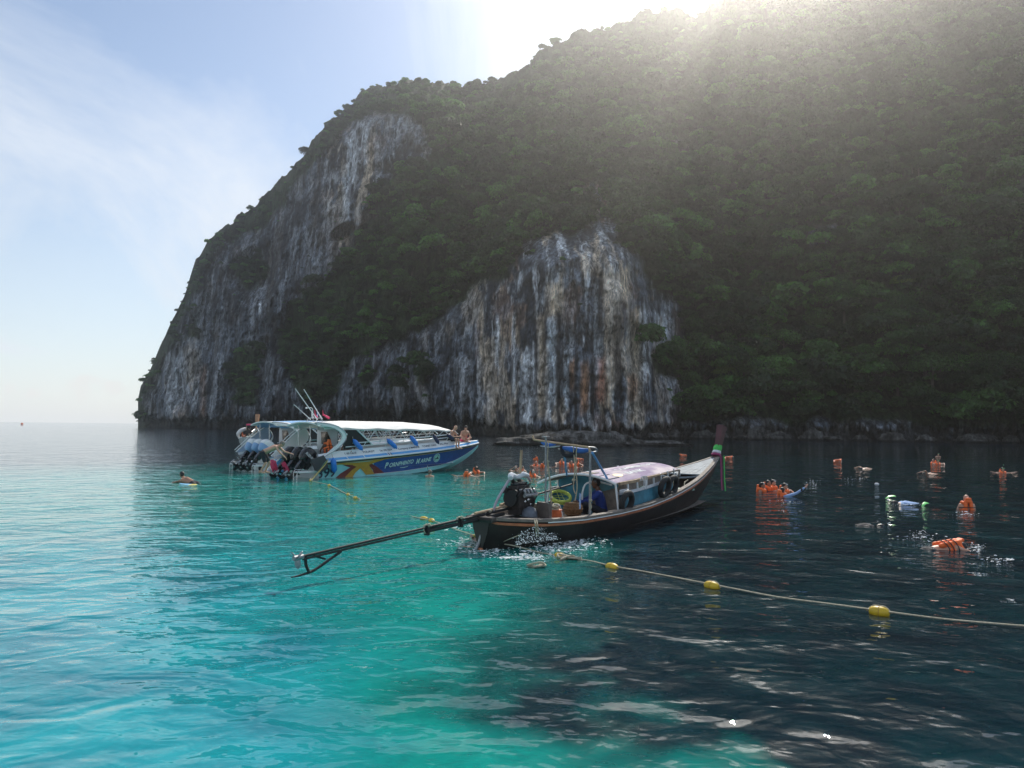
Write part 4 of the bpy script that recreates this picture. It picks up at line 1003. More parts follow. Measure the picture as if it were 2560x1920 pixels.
        # dark flap of the quarter
    # canopy
    cx = np.linspace(1.35, 10.1, 15)
    def roof(x, q):
        hb = np.interp(x, [1.35, 3, 8, 9.6, 10.1], [1.22, 1.28, 1.18, .95, .75]); e = np.interp(x, [1.35, 2.5, 8, 10.1], [2.36, 2.31, 2.26, 2.22]); t = np.interp(x, [1.35, 3, 7, 9.3, 10.1], [.24, .36, .38, .26, .10])
        sag = .03 * math.sin(x * 3.1) * abs(q)
        return (x, q * hb, e + t * (1 - abs(q) ** 2.4) + sag)
    rf = MB(); rf.sheet([[roof(x, q) for q in np.linspace(-1, 1, 11)] for x in cx], thick=.035)
    for s in (-1, 1): rf.sheet([[roof(x, s), (x, s * roof(x, 1)[1] + 0, roof(x, 1)[2] - .07 - .02 * math.sin(x * 5))] for x in cx])
    rf.build('canopy', roof_mat, root)
    # frames under it
    for s in (-1, 1):
        fr = MB()
        fr.tube([(x, s * (smI(x, SBM) - .24), smI(x, SSH) + .76) for x in np.linspace(3.0, 10.2, 12)], .030, 6); fr.build('upper_rail', P_STEEL if not detail else P_WHITE, root)
        fr = MB(); fr.tube([(x, s * (smI(x, SBM) - .22), smI(x, SSH) + .60) for x in np.linspace(2.6, 10.2, 12)], .024, 6)
        for x in (3.6, 5.0, 6.6, 8.2, 9.6): fr.cyl((x, s * (smI(x, SBM) - .26), smI(x, SSH) + .44), (x + .18, s * (smI(x, SBM) - .22), smI(x, SSH) + .76), .018, 6)
        fr.build('lower_rail', P_WHITE, root)
        tr_ = MB(); zt = 2.24
        for k, x in enumerate(np.arange(3.2, 9.8, .82)):
            z0 = smI(x, SSH) + .72; a = (x, s * 1.05 * smI(x, SBM) / 1.45, z0); b = (x + .41, s * 1.12 * smI(x, SBM) / 1.45, zt); c = (x + .82, s * 1.05 * smI(x, SBM) / 1.45, smI(x + .8, SSH) + .72)
            tr_.cyl(a, b, .019, 6); tr_.cyl(b, c, .019, 6)
        tr_.tube([(x, s * 1.1 * smI(x, SBM) / 1.45, zt - .02) for x in np.linspace(2.6, 9.9, 9)], .024, 6)
        tr_.build('roof_truss', P_WHITE, root)
    # benches and cushions inside
    for s in (-1, 1):
        b = MB(); b.box((5.7, s * .74, .66), (5.6, .42, .10)); b.box((5.7, s * .93, .86), (5.6, .08, .34)); b.build('bench', P_GREY, root, bevel=.02)
    # side arch: a broad C-shaped fin each side
    C_out = [(.95, .80), (1.35, 1.04), (1.85, 1.28), (2.25, 1.55), (2.47, 1.85), (2.38, 2.14), (2.05, 2.36), (1.55, 2.50), (1.0, 2.56), (.75, 2.56)]
    C_in = [(1.05, .84), (1.45, 1.14), (1.82, 1.40), (2.12, 1.62), (2.28, 1.87), (2.21, 2.07), (1.92, 2.25), (1.5, 2.37), (1.05, 2.44), (.85, 2.46)]
    for s in (-1,):
        o_, i_ = spline([(a, 0, b) for a, b in C_out], 4), spline([(a, 0, b) for a, b in C_in], 4)
        m_ = MB(); m_.sheet([[(p.x, s * 1.30, p.z), (p.x, s * 1.36, p.z), (p.x, s * 1.42, p.z)] for p in o_])
        m_.sheet([[(p.x, s * 1.42, p.z), (q.x, s * 1.42, q.z)] for p, q in zip(o_, i_)]); m_.sheet([[(p.x, s * 1.30, p.z), (q.x, s * 1.30, q.z)] for p, q in zip(o_, i_)]); m_.sheet([[(q.x, s * 1.30, q.z), (q.x, s * 1.42, q.z)] for q in i_])
        arch = m_.build('side_arch', P_WHITE, root)
        e = MB(); e.tube([(p.x + .0, s * 1.43, p.z) for p in o_], .022, 6); e.build('arch_rail', P_STEEL, arch)
    if detail:
        # closed port side with its cream inner panel, rear bulkhead with a brown window
        pass
    cres = spline([(.30, 0, .92), (1.05, 0, 1.05), (1.75, 0, 1.30), (2.2, 0, 1.62), (2.28, 0, 1.95), (2.0, 0, 2.30)], 4); dia = spline([(.30, 0, .92), (.80, 0, 1.36), (1.35, 0, 1.85), (2.0, 0, 2.30)], 7)[:len(cres)]
    m_ = MB(); m_.sheet([[(a.x, 1.34, a.z), (b.x, 1.37, b.z)] for a, b in zip(cres, dia)]); m_.build('port_panel', P_CANVAS if detail else P_ICEG, root)
    m_ = MB(); m_.sheet([[(a.x, 1.22, a.z - .0), (a.x + .10, 1.40, a.z - .06), (a.x + .12, 1.40, a.z - .10), (a.x + .04, 1.20, a.z - .12), (a.x, 1.22, a.z)] for a in cres]); m_.build('side_arch', P_WHITE, root)
    for dz, r_ in ((.03, .03), (.13, .02)):
        m_ = MB(); m_.tube([(b.x - dz * .8, 1.39, b.z + dz) for b in dia], r_, 6); m_.build('arch_rail', P_WHITE, root)
    m_ = MB(); m_.sheet([[(x_, y_, 2.40 + .20 * (1 - abs(y_ / 1.4) ** 2.4)) for x_ in (1.05, 1.25, 2.1)] for y_ in np.linspace(-1.36, 1.36, 9)], thick=.06); m_.build('arch_crosspiece', P_WHITE, root)
    bh = MB(); bh.box((2.75, .45, 1.62), (.05, 1.65, 1.45)); bo = bh.build('cabin_screen', P_GREY, root, bevel=.01)
    wn = MB(); wn.add([(2.715, .95, 2.12), (2.715, .42, 2.12), (2.715, .12, 1.72), (2.715, .30, 1.52), (2.715, .88, 1.50)], [(0, 1, 2, 3, 4)]); wn.build('window', P_BROWN, bo)
    lk = MB(); lk.box((2.2, .1, .68), (.5, 2.2, .5)); lk.build('engine_locker', P_MATT, root, bevel=.02)
    for y in (-.35, .62):
        q = MB(); q.cyl((1.25, y, .5), (1.2, y, 2.45), .02, 6); q.build('grab_pole', P_STEEL, root)
    dw = MB(); dw.prism([(2.42, 2.22), (3.25, 2.22), (4.15, 1.52), (2.5, 1.28)], -1.22, -1.20); dw.build('side_window', P_MATT, root)
    st = MB(); st.cyl((3.22, -1.24, 2.24), (4.2, -1.26, 1.50), .035, 6); st.build('side_strut', P_WHITE, root)
    ln = MB(); ln.cyl((2.62, -1.25, 2.02), (2.62, -1.22, 2.02), .05, 10); ln.build('side_lamp', P_WHITE, root)
    # engines
    for k, y in enumerate((.70, 0, -.70)):
        outboard('outboard_motor', engines[0], engines[1], engines[2], root, (.62, y, .72 + engines[3]))
    return root
def _mk(*a, **k):
    r_ = speedboat(*a, **k); r_.scale = (SB_S,) * 3; return r_
near_boat = _mk(SB_O, SB_AZ, 'speedboat', 'white canopied speedboat with blue side lettering and three black outboards, moored in the bay', P_AQUA, P_CANVAS, (P_BLACK, None, 40, 0.0))
far_roof = simple('pale_blue_canvas', (0.20, 0.40, 0.66), 0.8, var=0.08, scale=2)
def off(O, az, x, y):
    a = R(az); return (O[0] + math.sin(a) * x - math.cos(a) * y, O[1] + math.cos(a) * x + math.sin(a) * y)
FB_O = off(SB_O, SB_AZ, 1.2, 5.3); FB_AZ = 42.5
P_ICE = simple('ice_blue_gelcoat', (0.22, 0.38, 0.62), 0.3, var=0.08)
far_boat = _mk(FB_O, FB_AZ, 'speedboat', 'second speedboat with pale blue roof and white-topped blue outboards, alongside behind the lettered one', P_SKY, far_roof, (P_ICE, P_WHITE, 38, 0.22), detail=False)
# ---- graphics of the near boat's starboard side
def bp(px, py): 
    p = local_of(px, py, SB_O, SB_AZ, y=-1.42); return (p.x, p.z)
def zoom1(x, y): return bp(x / 3.456 + 580, y / 3.456 + 960)
L1 = lambda k: (lambda u, v: hull_xz(u, v, .014 + .004 * k))
wl = lambda x: float(np.interp(x, [1.2, 3, 6, 9, 10.5, 11.6, 12.4, 12.9], [.0, .03, .14, .34, .55, .82, 1.08, 1.30]))
xs_ = np.linspace(4.2, 12.95, 24)
blue = [(x, smI(x, SSH) - .12 - .02) for x in xs_] + [(x, wl(x)) for x in xs_[::-1]]
q = MB(); q.sheet([[L1(1)(x, (smI(x, SSH) - .14) * (1 - t) + wl(x) * t) for t in np.linspace(0, 1, 9)] for x in np.linspace(4.2, 12.95, 60)]); q.build('blue_side_print', P_BLUE, near_boat)
gold = [zoom1(*p) for p in [(880, 688), (1000, 684), (1090, 678), (1150, 672), (1190, 668), (1240, 655), (1320, 640), (1450, 628), (1320, 652), (1210, 690), (1190, 700), (1215, 735), (1245, 778), (1170, 786), (1150, 760), (1118, 728), (1080, 765), (1055, 806), (985, 812), (1040, 745), (1080, 715), (1040, 700), (960, 696), (880, 700)]]
red1 = [zoom1(*p) for p in [(1130, 676), (1200, 680), (1262, 715), (1330, 768), (1245, 778), (1225, 738), (1185, 700)]]
red2 = [zoom1(*p) for p in [(960, 698), (1040, 700), (1082, 715), (1045, 745), (985, 812), (910, 812), (950, 775), (1010, 735), (1030, 722), (990, 710)]]
aqua2 = [zoom1(*p) for p in [(905, 706), (985, 712), (1028, 720), (950, 772), (905, 812), (905, 812)]]
decal('gold_ribbon_print', P_GOLD, near_boat, L1(3), poly=gold); decal('red_ribbon_print', P_RED, near_boat, L1(2), poly=red1); decal('red_ribbon_print', P_RED, near_boat, L1(4), poly=red2)
gt = [(x, smI(x, SSH) - .115) for x in np.linspace(1.5, 12.9, 22)] + [(x, smI(x, SSH) - .14) for x in np.linspace(1.5, 12.9, 22)[::-1]]
q = MB(); q.sheet([[L1(5)(x, smI(x, SSH) - .115), L1(5)(x, smI(x, SSH) - .14)] for x in np.linspace(1.5, 12.9, 50)]); q.build('gold_line_print', P_GOLD, near_boat)
gl = [(x, wl(x) + .012) for x in np.linspace(4.3, 12.9, 20)] + [(x, wl(x) - .012) for x in np.linspace(4.3, 12.9, 20)[::-1]]
q = MB(); q.sheet([[L1(5)(x, wl(x) + .012), L1(5)(x, wl(x) - .012)] for x in np.linspace(4.3, 12.9, 50)]); q.build('pale_line_print', P_WHITE, near_boat)
def hull_text(txt, px0, py0, px1, py1, size, mat, bold=0.0, shear=0.0, big=1.0, layer=6, part='lettering'):
    a, b = Vector(bp(px0, py0)), Vector(bp(px1, py1)); me = text_mesh(txt, size, shear, bold)
    w_ = max(v.co.x for v in me.vertices); k = (b - a).length / w_; s = (b.y - a.y) / (b.x - a.x)
    f = L1(layer)
    return decal(part, mat, near_boat, (lambda u, v: f(a.x + u * k, a.y + u * k * s + v)), me=me, step=.3)
hull_text('P', 964, 1171, 973, 1169, .38, P_TEXT, .012, .15); hull_text('ORNPHINYO', 975, 1168.5, 1037, 1158, .29, P_TEXT, .009, .15)
hull_text('M', 1044, 1160, 1054, 1158, .36, P_TEXT, .012, .15); hull_text('ARINE', 1056, 1157.5, 1084, 1152, .28, P_TEXT, .009, .15)
sw = [bp(*p) for p in [(1003, 1169), (1012, 1168), (1022, 1166), (1026, 1163), (1022, 1167.6), (1012, 1169.6), (1004, 1170)]]
decal('lettering_swash', P_TEXT, near_boat, L1(6), poly=sw)
hull_text('399', 797, 1196, 842, 1191, .62, P_INK, .012, 0.0)
# round badge: ring, pale disc, island and palm
bc = Vector(bp(1100, 1145)); bc.y += .0
def disc(r, n=20, cx=0, cy=0): return [(bc.x + cx + r * 1.15 * math.cos(2 * math.pi * k / n), bc.y + cy + r * math.sin(2 * math.pi * k / n)) for k in range(n)]
decal('badge_ring', P_TEXT, near_boat, L1(6), poly=disc(.235)); decal('badge_field', P_BLUE, near_boat, L1(7), poly=disc(.205)); decal('badge_disc', simple('pale_green_print', (.30, .62, .50), .4), near_boat, L1(8), poly=disc(.185))
decal('badge_island', P_INK, near_boat, L1(9), poly=[(bc.x + a, bc.y + b) for a, b in [(-.17, -.06), (-.10, -.02), (-.03, -.01), (.02, .05), (.08, .06), (.11, .0), (.17, -.03), (.12, -.07), (.0, -.05), (-.08, -.09)]])
decal('badge_palm', P_INK, near_boat, L1(9), poly=[(bc.x + a, bc.y + b) for a, b in [(.05, .05), (.055, .13), (.0, .12), (.05, .16), (.10, .15), (.13, .10), (.075, .13), (.07, .05)]])
# coaming lettering and stripe breaks
def coam(u, v):
    x = u; b = smI(x, SBM); s = smI(x, SSH); t = (v) / .28
    p0 = Vector((x, -(b - .11), s + .18)); p1 = Vector((x, -(b - .26), s + .44)); p = p0.lerp(p1, t); return p + Vector((0, -.006, .003))
for txt, x0, ln in (('T. REF 0.46147', 2.5, .7), ('TOURIST', 3.55, .75), ('Tel. 095 0204', 4.6, .8), ('Company 6 MARINE', 5.8, 1.5), ('TOURIST CARD', 7.5, 1.1), ('Phi Phi', 8.9, .7)):
    me = text_mesh(txt, .13, 0, .002); w_ = max(v.co.x for v in me.vertices); k = ln / w_
    decal('side_lettering', P_INK, near_boat, (lambda u, v, k=k, x0=x0: coam(x0 + u * k, v + .07)), me=me, step=.4)
for x in (2.62, 3.6): 
    q = MB(); q.sheet([[(x + d, -(smI(x, SBM) - .008), smI(x, SSH) + .036), (x + d - .10, -(smI(x, SBM) - .066), smI(x, SSH) + .152)] for d in (0, .045)]); q.build('stripe_mark', P_WHITE, near_boat)
for x, m_ in ((5.05, P_WHITE), (5.13, P_RED), (5.20, P_WHITE), (5.27, P_NAVY)):
    q = MB(); q.sheet([[(x + d, -(smI(x, SBM) - .006), smI(x, SSH) + .036), (x + d - .10, -(smI(x, SBM) - .062), smI(x, SSH) + .152)] for d in (0, .045)]); q.build('stripe_mark', m_, near_boat)
# motor lettering
em = [c for c in near_boat.children if c.name.startswith('outboard')][-1]
me = text_mesh('SUZUKI', .16, 0, .004); w_ = max(v.co.x for v in me.vertices)
decal('motor_lettering', P_WHITE, em, lambda u, v: Vector((-.30 + u * .5 / w_ , -.262 + .0, .30 + v)), me=me, step=.2)

# roof mast with aerials
rm = empty('radio_mast'); rm.parent = near_boat
q = MB()
for x, y in ((1.4, .25), (1.9, .25), (1.4, -.3), (1.9, -.3)): q.cyl((x, y, 2.55), (x + .05, y * .7, 2.78), .018, 6)
q.tube([(1.43, .17, 2.78), (1.95, .17, 2.78), (1.95, -.21, 2.78), (1.43, -.21, 2.78)], .016, 6, closed=True); q.build('mast_frame', P_STEEL, rm)
def aerial(p0, p1, r=.022):
    q = MB(); q.cyl(p0, p1, r * 1.25, 7, r2=r * .8); q.cap(Vector(p0), Vector(p0).lerp(Vector(p1), .1), .035, .03, 8); return q.build('aerial', P_WHITE, rm)
aerial((1.75, -.1, 2.72), (.76, .3, 4.15)); aerial((1.95, -.2, 2.74), (1.0, -.05, 4.12)); aerial((1.5, .1, 2.72), (.82, .45, 3.40), .016)
q = MB(); q.smooth_tube([(1.6, .05, 2.78), (1.58, .05, 3.2), (1.45, .1, 3.26), (1.32, .15, 3.24)], .014, 6); q.ball((1.3, .15, 3.25), (.06, .04, .04), 8); q.build('mast_lamp', P_WHITE, rm)
for (x, y, m_, lean) in ((2.0, -.22, P_PINKC, .32), (1.7, 0, P_PINKC, .1), (1.58, .1, P_WHITEC, .05), (1.9, .1, P_LBLUEC, -.05)):
    q = MB(); q.cap((x, y, 2.95), (x + lean, y, 2.80), .03, .055, 7); q.cap((x - .03, y, 3.15), (x, y, 2.9), .012, .02, 6); f = q.build('rolled_flag', m_, rm)
# fenders hanging along the rail
def fender(p0, p1, mat, label, r=.115):
    o = empty('fender', (0, 0, 0), 0, label, 'fender', 'fenders along the lettered speedboat')
    a, b = Vector(p0), Vector(p1); d = (b - a).normalized()
    q = MB(); P = [a - d * .05, a, a + d * .04, a + d * .10, b - d * .10, b - d * .04, b, b + d * .05]; q.tube(P, [.03, .05, r * .8, r, r, r * .8, .05, .03], 12); q.build('fender_body', mat, o)
    q = MB(); q.cyl(a - d * .04, a + Vector((0, .12, .22)), .010, 5); q.build('lanyard', P_ROPE, o)
    return place(o, SB_O, SB_AZ, (0, 0, 0))
def fb(px, py, y): return local_of(px, py, SB_O, SB_AZ, y=y)
fender(fb(884, 1100, -1.30), fb(905, 1124, -1.52), P_FENDER, 'bright blue fender below the rail, nearest the arch of the lettered speedboat')
fender(fb(969, 1099, -1.30), fb(991, 1120, -1.50), P_FENDER, 'bright blue fender hanging at the middle of the lettered speedboat')
fender(fb(1027, 1091, -1.24), fb(1043, 1113, -1.44), P_FENDER, 'scuffed blue fender next before the two navy ones')
fender(fb(1084, 1087, -1.12), fb(1096, 1108, -1.32), P_NAVY, 'navy fender hanging upright near the bow of the lettered speedboat', .10)
fender(fb(1118, 1086, -.95), fb(1133, 1098, -1.08), P_NAVY, 'navy fender lying slanted beside the sitting bald man', .10)
fender(fb(833, 1147, -1.56), fb(836, 1180, -1.54), P_FENDER, 'blue fender hanging upright over the boat number at the stern', .13)
# dark cloth over the starboard quarter
q = MB(); c = [(776, 1149), (808, 1138), (816, 1150), (820, 1168), (808, 1178), (796, 1180), (786, 1176)]
pts = [local_of(x, y, SB_O, SB_AZ, y=-1.50) for x, y in c]
poly = [(p.x, p.z) for p in pts]; q.prism(poly, -1.54, -1.50); o = q.build('cloth', simple('dark_grey_mesh_cloth', (.055, .055, .06), .8, var=.2, scale=30), None, bevel=.01)
place(o, SB_O, SB_AZ, (0, 0, 0)); tag(o, 'dark grey mesh cloth hung over the stern corner of the lettered speedboat', 'cloth')
# pink wraps dripping from the outboards
def drape(px, py, w_, h_, label, seed):
    r = random.Random(seed); c = local_of(px, py, SB_O, SB_AZ, y=-.1 + (.55 if px < 700 else 0)); rows = []
    for i in range(9):
        v = i / 8; row = []
        for k in range(13):
            u = k / 12 - .5; wv = math.sin(u * 17 + seed) * .07 * (0.4 + v) + r.uniform(-.012, .012)
            drop = h_ * v * (0.55 + .45 * abs(math.sin(k * 1.9 + seed))) 
            row.append((c.x - .25 + wv + .15 * v, c.y + u * w_ * (1 - .35 * v), c.z + .12 * math.cos(u * 3) - drop))
        rows.append(row)
    q = MB(); q.sheet(rows, thick=.015); o = q.build('cloth', P_PINKC, None); place(o, SB_O, SB_AZ, (0, 0, 0)); tag(o, label, 'cloth', 'wet pink cloths on the black outboards')
drape(694, 1155, .62, .50, 'crumpled wet pink cloth in the hands of the bending man', 1)
drape(722, 1160, .38, .42, 'smaller wet pink cloth dripping from the middle black outboard', 4)
# ---- people on the boats
def J_sit(lean=.25, knees=.0):
    return dict(head=(.16 + lean * .3, 0, .74), face=(1, 0, -.25), neck=(.07 + lean * .2, 0, .58), chest=(.03 + lean * .1, 0, .38), pelvis=(-.05, 0, .08), shoulder_l=(.08 + lean * .2, .19, .52), shoulder_r=(.08 + lean * .2, -.19, .52),
                hip_l=(-.02, .10, .06), hip_r=(-.02, -.10, .06), knee_l=(.42, .14, .12), knee_r=(.42, -.14, .14), ankle_l=(.46, .13, -.30), ankle_r=(.44, -.13, -.30), toe_l=(.64, .15, -.37), toe_r=(.62, -.15, -.37),
                elbow_l=(.20, .30, .28), elbow_r=(.20, -.30, .28), wrist_l=(.42, .14, .24), wrist_r=(.42, -.10, .26), curl=.7)
J = J_sit(.5); J['elbow_l'] = (.30, .20, .26); J['wrist_l'] = (.52, .05, .30); J['wrist_r'] = (.50, -.06, .26)
m1 = make_person(J, 'bald shirtless man sitting on the speedboat bow with his feet over the edge', P_SKIN, hair=None, shorts=P_DARKC)
place(m1, SB_O, SB_AZ, (10.15, -.62, 1.60), rz=R(-72))
J = J_sit(.3); J.update(knee_l=(.34, .26, .20), knee_r=(.34, -.26, .18), ankle_l=(.30, -.05, .0), ankle_r=(.34, .10, -.02), toe_l=(.42, -.16, -.03), toe_r=(.46, .18, -.05), wrist_l=(.40, .02, .12), wrist_r=(.42, .02, .16), face=(.9, .1, -.1))
m2 = make_person(J, 'man in pink shorts and dark cap sitting cross-legged at the very bow of the speedboat', P_SKIN, shorts=P_PINKC, cap=P_MATT, belly=1.1)
place(m2, SB_O, SB_AZ, (11.75, -.12, 1.58), rz=R(-110))
J = J_sit(.1); J.update(face=(.6, .1, .1))
m3 = make_person(J, 'dark-haired passenger in an orange life vest sitting at the stern of the speedboat', P_SKIN3, vest=True, shorts=P_DARKC)
place(m3, SB_O, SB_AZ, (2.0, -.72, .95), rz=R(90))
m4 = make_person(J_sit(.2), 'woman with tied dark hair and red bikini sitting inside the speedboat arch', P_SKIN2, shorts=P_RED, hair_style='bun', female=True)
place(m4, SB_O, SB_AZ, (3.1, -.72, .98), rz=R(-120))
J = dict(head=(.62, 0, 1.18), face=(.5, 0, -.9), neck=(.50, 0, 1.10), chest=(.32, 0, 1.04), pelvis=(-.10, 0, .84), shoulder_l=(.44, .19, 1.06), shoulder_r=(.44, -.19, 1.06), hip_l=(-.12, .10, .80), hip_r=(-.12, -.10, .80),
         knee_l=(.10, .12, .42), knee_r=(.02, -.12, .40), ankle_l=(-.06, .12, .06), ankle_r=(-.18, -.12, .06), toe_l=(.12, .14, .02), toe_r=(.0, -.14, .02), elbow_l=(.66, .26, .86), elbow_r=(.62, -.26, .84), wrist_l=(.92, .20, .80), wrist_r=(.78, -.12, .66), curl=.7, hand_l=(1, 0, -.2))
m5 = make_person(J, 'shirtless man in black shorts bending over the black outboards with a pink cloth', P_SKIN, shorts=P_DARKC, hair=P_HAIRG)
p = at_z(664, 1184, .36); m5.location = (p.x, p.y, .37); m5.rotation_euler[2] = R(90 - 88)
# ------------------------------------------------------------------ the long-tail boat
LO, LAZ = (-.5, 14.45), 34.5
TX = [-.12, 0, .3, .8, 2, 3.5, 5, 6.5, 8, 9.5, 11, 12, 12.8, 13.3]
TB_ = [.22, .30, .52, .84, 1.07, 1.12, 1.12, 1.06, .95, .78, .52, .33, .16, .05]
TZ = [.62, .60, .57, .53, .49, .48, .51, .60, .73, .89, 1.08, 1.21, 1.33, 1.42]
TKB = [.05, .08, .22, .45, .72, .82, .82, .76, .62, .40, .18, .08, .04, .02]     # half width of the bottom
TKZ = [.05, -.12, -.22, -.26, -.28, -.28, -.28, -.26, -.22, -.12, .12, .44, .85, 1.22]
def Lt(x, T): return float(np.interp(x, TX, T))
def lx(x, T): return (Lt(x - .25, T) + 2 * Lt(x, T) + Lt(x + .25, T)) / 4 if .4 < x < 12.9 else Lt(x, T)
def side_l(x, h, s=-1, off=0.0):
    b, z, kb, kz = lx(x, TB_), lx(x, TZ), lx(x, TKB), lx(x, TKZ)
    q = h ** 1.35
    return Vector((x, s * (b + (kb - b) * q + off), z + (kz - z) * h))
def lp(px, py, y=None, z=None): return local_of(px, py, LO, LAZ, y=y, z=z)
longtail = boat_root('longtail_boat', LO, LAZ, 'dark wooden long-tail boat with a faded purple cabin roof and long propeller shaft', 'long-tail boat')
def LT(label_root=None): return longtail
xs = [-.12, 0, .2, .5, .9, 1.4, 2, 2.8, 3.6, 4.4, 5.2, 6, 6.8, 7.6, 8.4, 9.2, 10, 10.7, 11.3, 11.9, 12.4, 12.8, 13.1, 13.3]
hs = [0, .12, .25, .4, .55, .7, .85, 1.0]
# side planks: each strake its own board, lapped
for s in (-1, 1):
    for i, (h0, h1) in enumerate(((0, .25), (.25, .5), (.5, .75), (.75, 1.0))):
        q = MB(); q.sheet([[side_l(x, h, s, o_) for h, o_ in ((h0, .012), ((h0 + h1) / 2, .010), (h1, .004), (h1, -.02), (h0, -.02))] for x in xs]); q.build('plank', P_HULL, longtail)
q = MB(); q.sheet([[(x, -lx(x, TKB), lx(x, TKZ)), (x, 0, lx(x, TKZ) - .05), (x, lx(x, TKB), lx(x, TKZ))] for x in xs]); q.build('bottom', P_PINKISH, longtail)
q = MB(); q.add([side_l(-.12, h, s, 0) for s in (-1, 1) for h in (0, .5, 1.0)], [(0, 1, 4, 3), (1, 2, 5, 4)]); q.box((-.10, 0, .60), (.20, .62, .10)); q.build('transom', P_HULL, longtail, bevel=.01)
q = MB(); q.prism([(-.02, .2), (.10, .2), (.5, -.36), (-.02, -.36), (-.35, -.30)], -.05, .05); q.build('rudder_skeg', P_PINKISH, longtail)
for s in (-1, 1):
    q = MB(); q.sheet([[side_l(x, 0, s, .05) + Vector((0, 0, .035)), side_l(x, 0, s, -.07) + Vector((0, 0, .045)), side_l(x, 0, s, -.07) + Vector((0, 0, -.02)), side_l(x, 0, s, .05) + Vector((0, 0, -.02)), side_l(x, 0, s, .05) + Vector((0, 0, .035))] for x in xs]); q.build('gunwale', P_WOODG, longtail)
    q = MB(); q.sheet([[side_l(x, .02, s, .052), side_l(x, .05, s, .056)] for x in xs if x > .8]); q.build('white_line', P_WHITE, longtail)
    q = MB(); q.sheet([[side_l(x, .07, s, .03), side_l(x, .08, s, .04), side_l(x, .13, s, .04), side_l(x, .14, s, .018)] for x in xs if x < 12.5]); q.build('orange_stripe', P_ORANGEP, longtail)
    q = MB(); q.sheet([[side_l(x, .02, s, -.03), side_l(x, .5, s, -.03), side_l(x, .8, s, -.03)] for x in xs if x > .3]); q.build('inner_lining', P_WOODG, longtail)
# deck boards at the stern, one by one
for k in range(9):
    x0 = 1.1 + k * .30; q = MB(); hb = lx(x0 + .14, TB_) - .12; q.box((x0 + .14, 0, .34 + rnd.uniform(-.004, .004)), (.27, hb * 2, .035)); q.build('deck_board', P_WOODL if k % 3 == 0 else P_WOODG, longtail, bevel=.004)
q = MB(); q.sheet([[(x, -lx(x, TB_) + .1, .10), (x, lx(x, TB_) - .1, .10)] for x in xs if 3.8 < x < 11.5]); q.build('bilge_floor', P_WOODG, longtail)
for k in range(3):
    q = MB(); q.box((.30 + k * .26, 0, .55), (.24, .55 + k * .40, .04)); q.build('stern_board', P_HULL, longtail, bevel=.005)
# foredeck planks running fore and aft
for k in range(6):
    q = MB(); a, b = -1 + k / 3, -1 + (k + 1) / 3 - .02; xa = [10.1, 10.8, 11.4, 12, 12.5, 12.9, 13.2]
    q.sheet([[(x, a * (lx(x, TB_) - .06), lx(x, TZ) + .03), (x, b * (lx(x, TB_) - .06), lx(x, TZ) + .03)] for x in xa], thick=.03); q.build('foredeck_plank', P_BLUEGREY, longtail)
q = MB(); q.smooth_tube([(10.15, -.68, .96), (9.75, -.45, .92), (9.5, 0, .90), (9.75, .45, .92), (10.15, .68, .96)], .03, 6); q.build('foredeck_edge', P_BLUEGREY, longtail)
q = MB(); q.box((8.9, 0, .62), (.34, 1.62, .05)); q.box((8.3, 0, .4), (.1, 1.6, .05)); q.build('thwart', simple('pale_green_paint', (.30, .42, .36), .7, var=.2), longtail, bevel=.006)
# tall prow
q = MB(); P = spline([(12.9, 0, 1.15), (13.2, 0, 1.40), (13.45, 0, 1.75), (13.68, 0, 2.15), (13.86, 0, 2.46)], 5); rows = []
for i, p in enumerate(P):
    t = i / (len(P) - 1); wx_, wy_ = .13 + .06 * t, .045 + .075 * t ** 1.5
    rows.append([p + Vector((-wx_, -wy_, wx_ * .3)), p + Vector((wx_, -wy_, -wx_ * .3)), p + Vector((wx_, wy_, -wx_ * .3)), p + Vector((-wx_, wy_, wx_ * .3)), p + Vector((-wx_, -wy_, wx_ * .3))])
q.sheet(rows); q.F.append(tuple(range((len(rows) - 1) * 5, (len(rows) - 1) * 5 + 4))); q.build('prow_post', P_MAROON, longtail)
def band(z0, z1, mat, nm, r=.16):
    q = MB(); P2 = [p for p in P if z0 <= p.z <= z1]
    if len(P2) < 2: P2 = [P[4], P[5]]
    rows = []
    for k in range(3):
        t = k / 2; z = z0 + (z1 - z0) * t; i = min(range(len(P)), key=lambda j: abs(P[j].z - z)); p = P[i].copy(); p.z = z; bulge = 1 + .15 * math.sin(t * math.pi)
        rows.append([p + Vector((math.cos(a) * r * 1.2 * bulge, math.sin(a) * r * .72 * bulge, -.25 * r * math.cos(a))) for a in np.linspace(0, 2 * math.pi, 13)])
    q.sheet(rows); return q.build(nm, mat, longtail)
band(1.50, 1.62, P_WHITEC, 'ribbon_wrap', .17); band(1.44, 1.53, P_MAGC, 'ribbon_wrap', .19); band(1.60, 1.80, P_GREENC, 'ribbon_wrap', .165)
for (x, y, z0, ln, m_) in ((13.42, -.16, 1.46, 1.2, P_GREENC), (13.30, -.13, 1.44, 1.12, P_MAROON), (13.24, -.11, 1.44, 1.15, P_MAGC)):
    q = MB(); rows = [[(x + .02 * math.sin(t * 6 + x), y - .03 - .05 * t, z0 - ln * t), (x + .06 + .02 * math.sin(t * 6 + x), y - .05 - .05 * t, z0 - ln * t)] for t in np.linspace(0, 1, 9)]; q.sheet(rows, thick=.006); q.build('hanging_ribbon', m_, longtail)
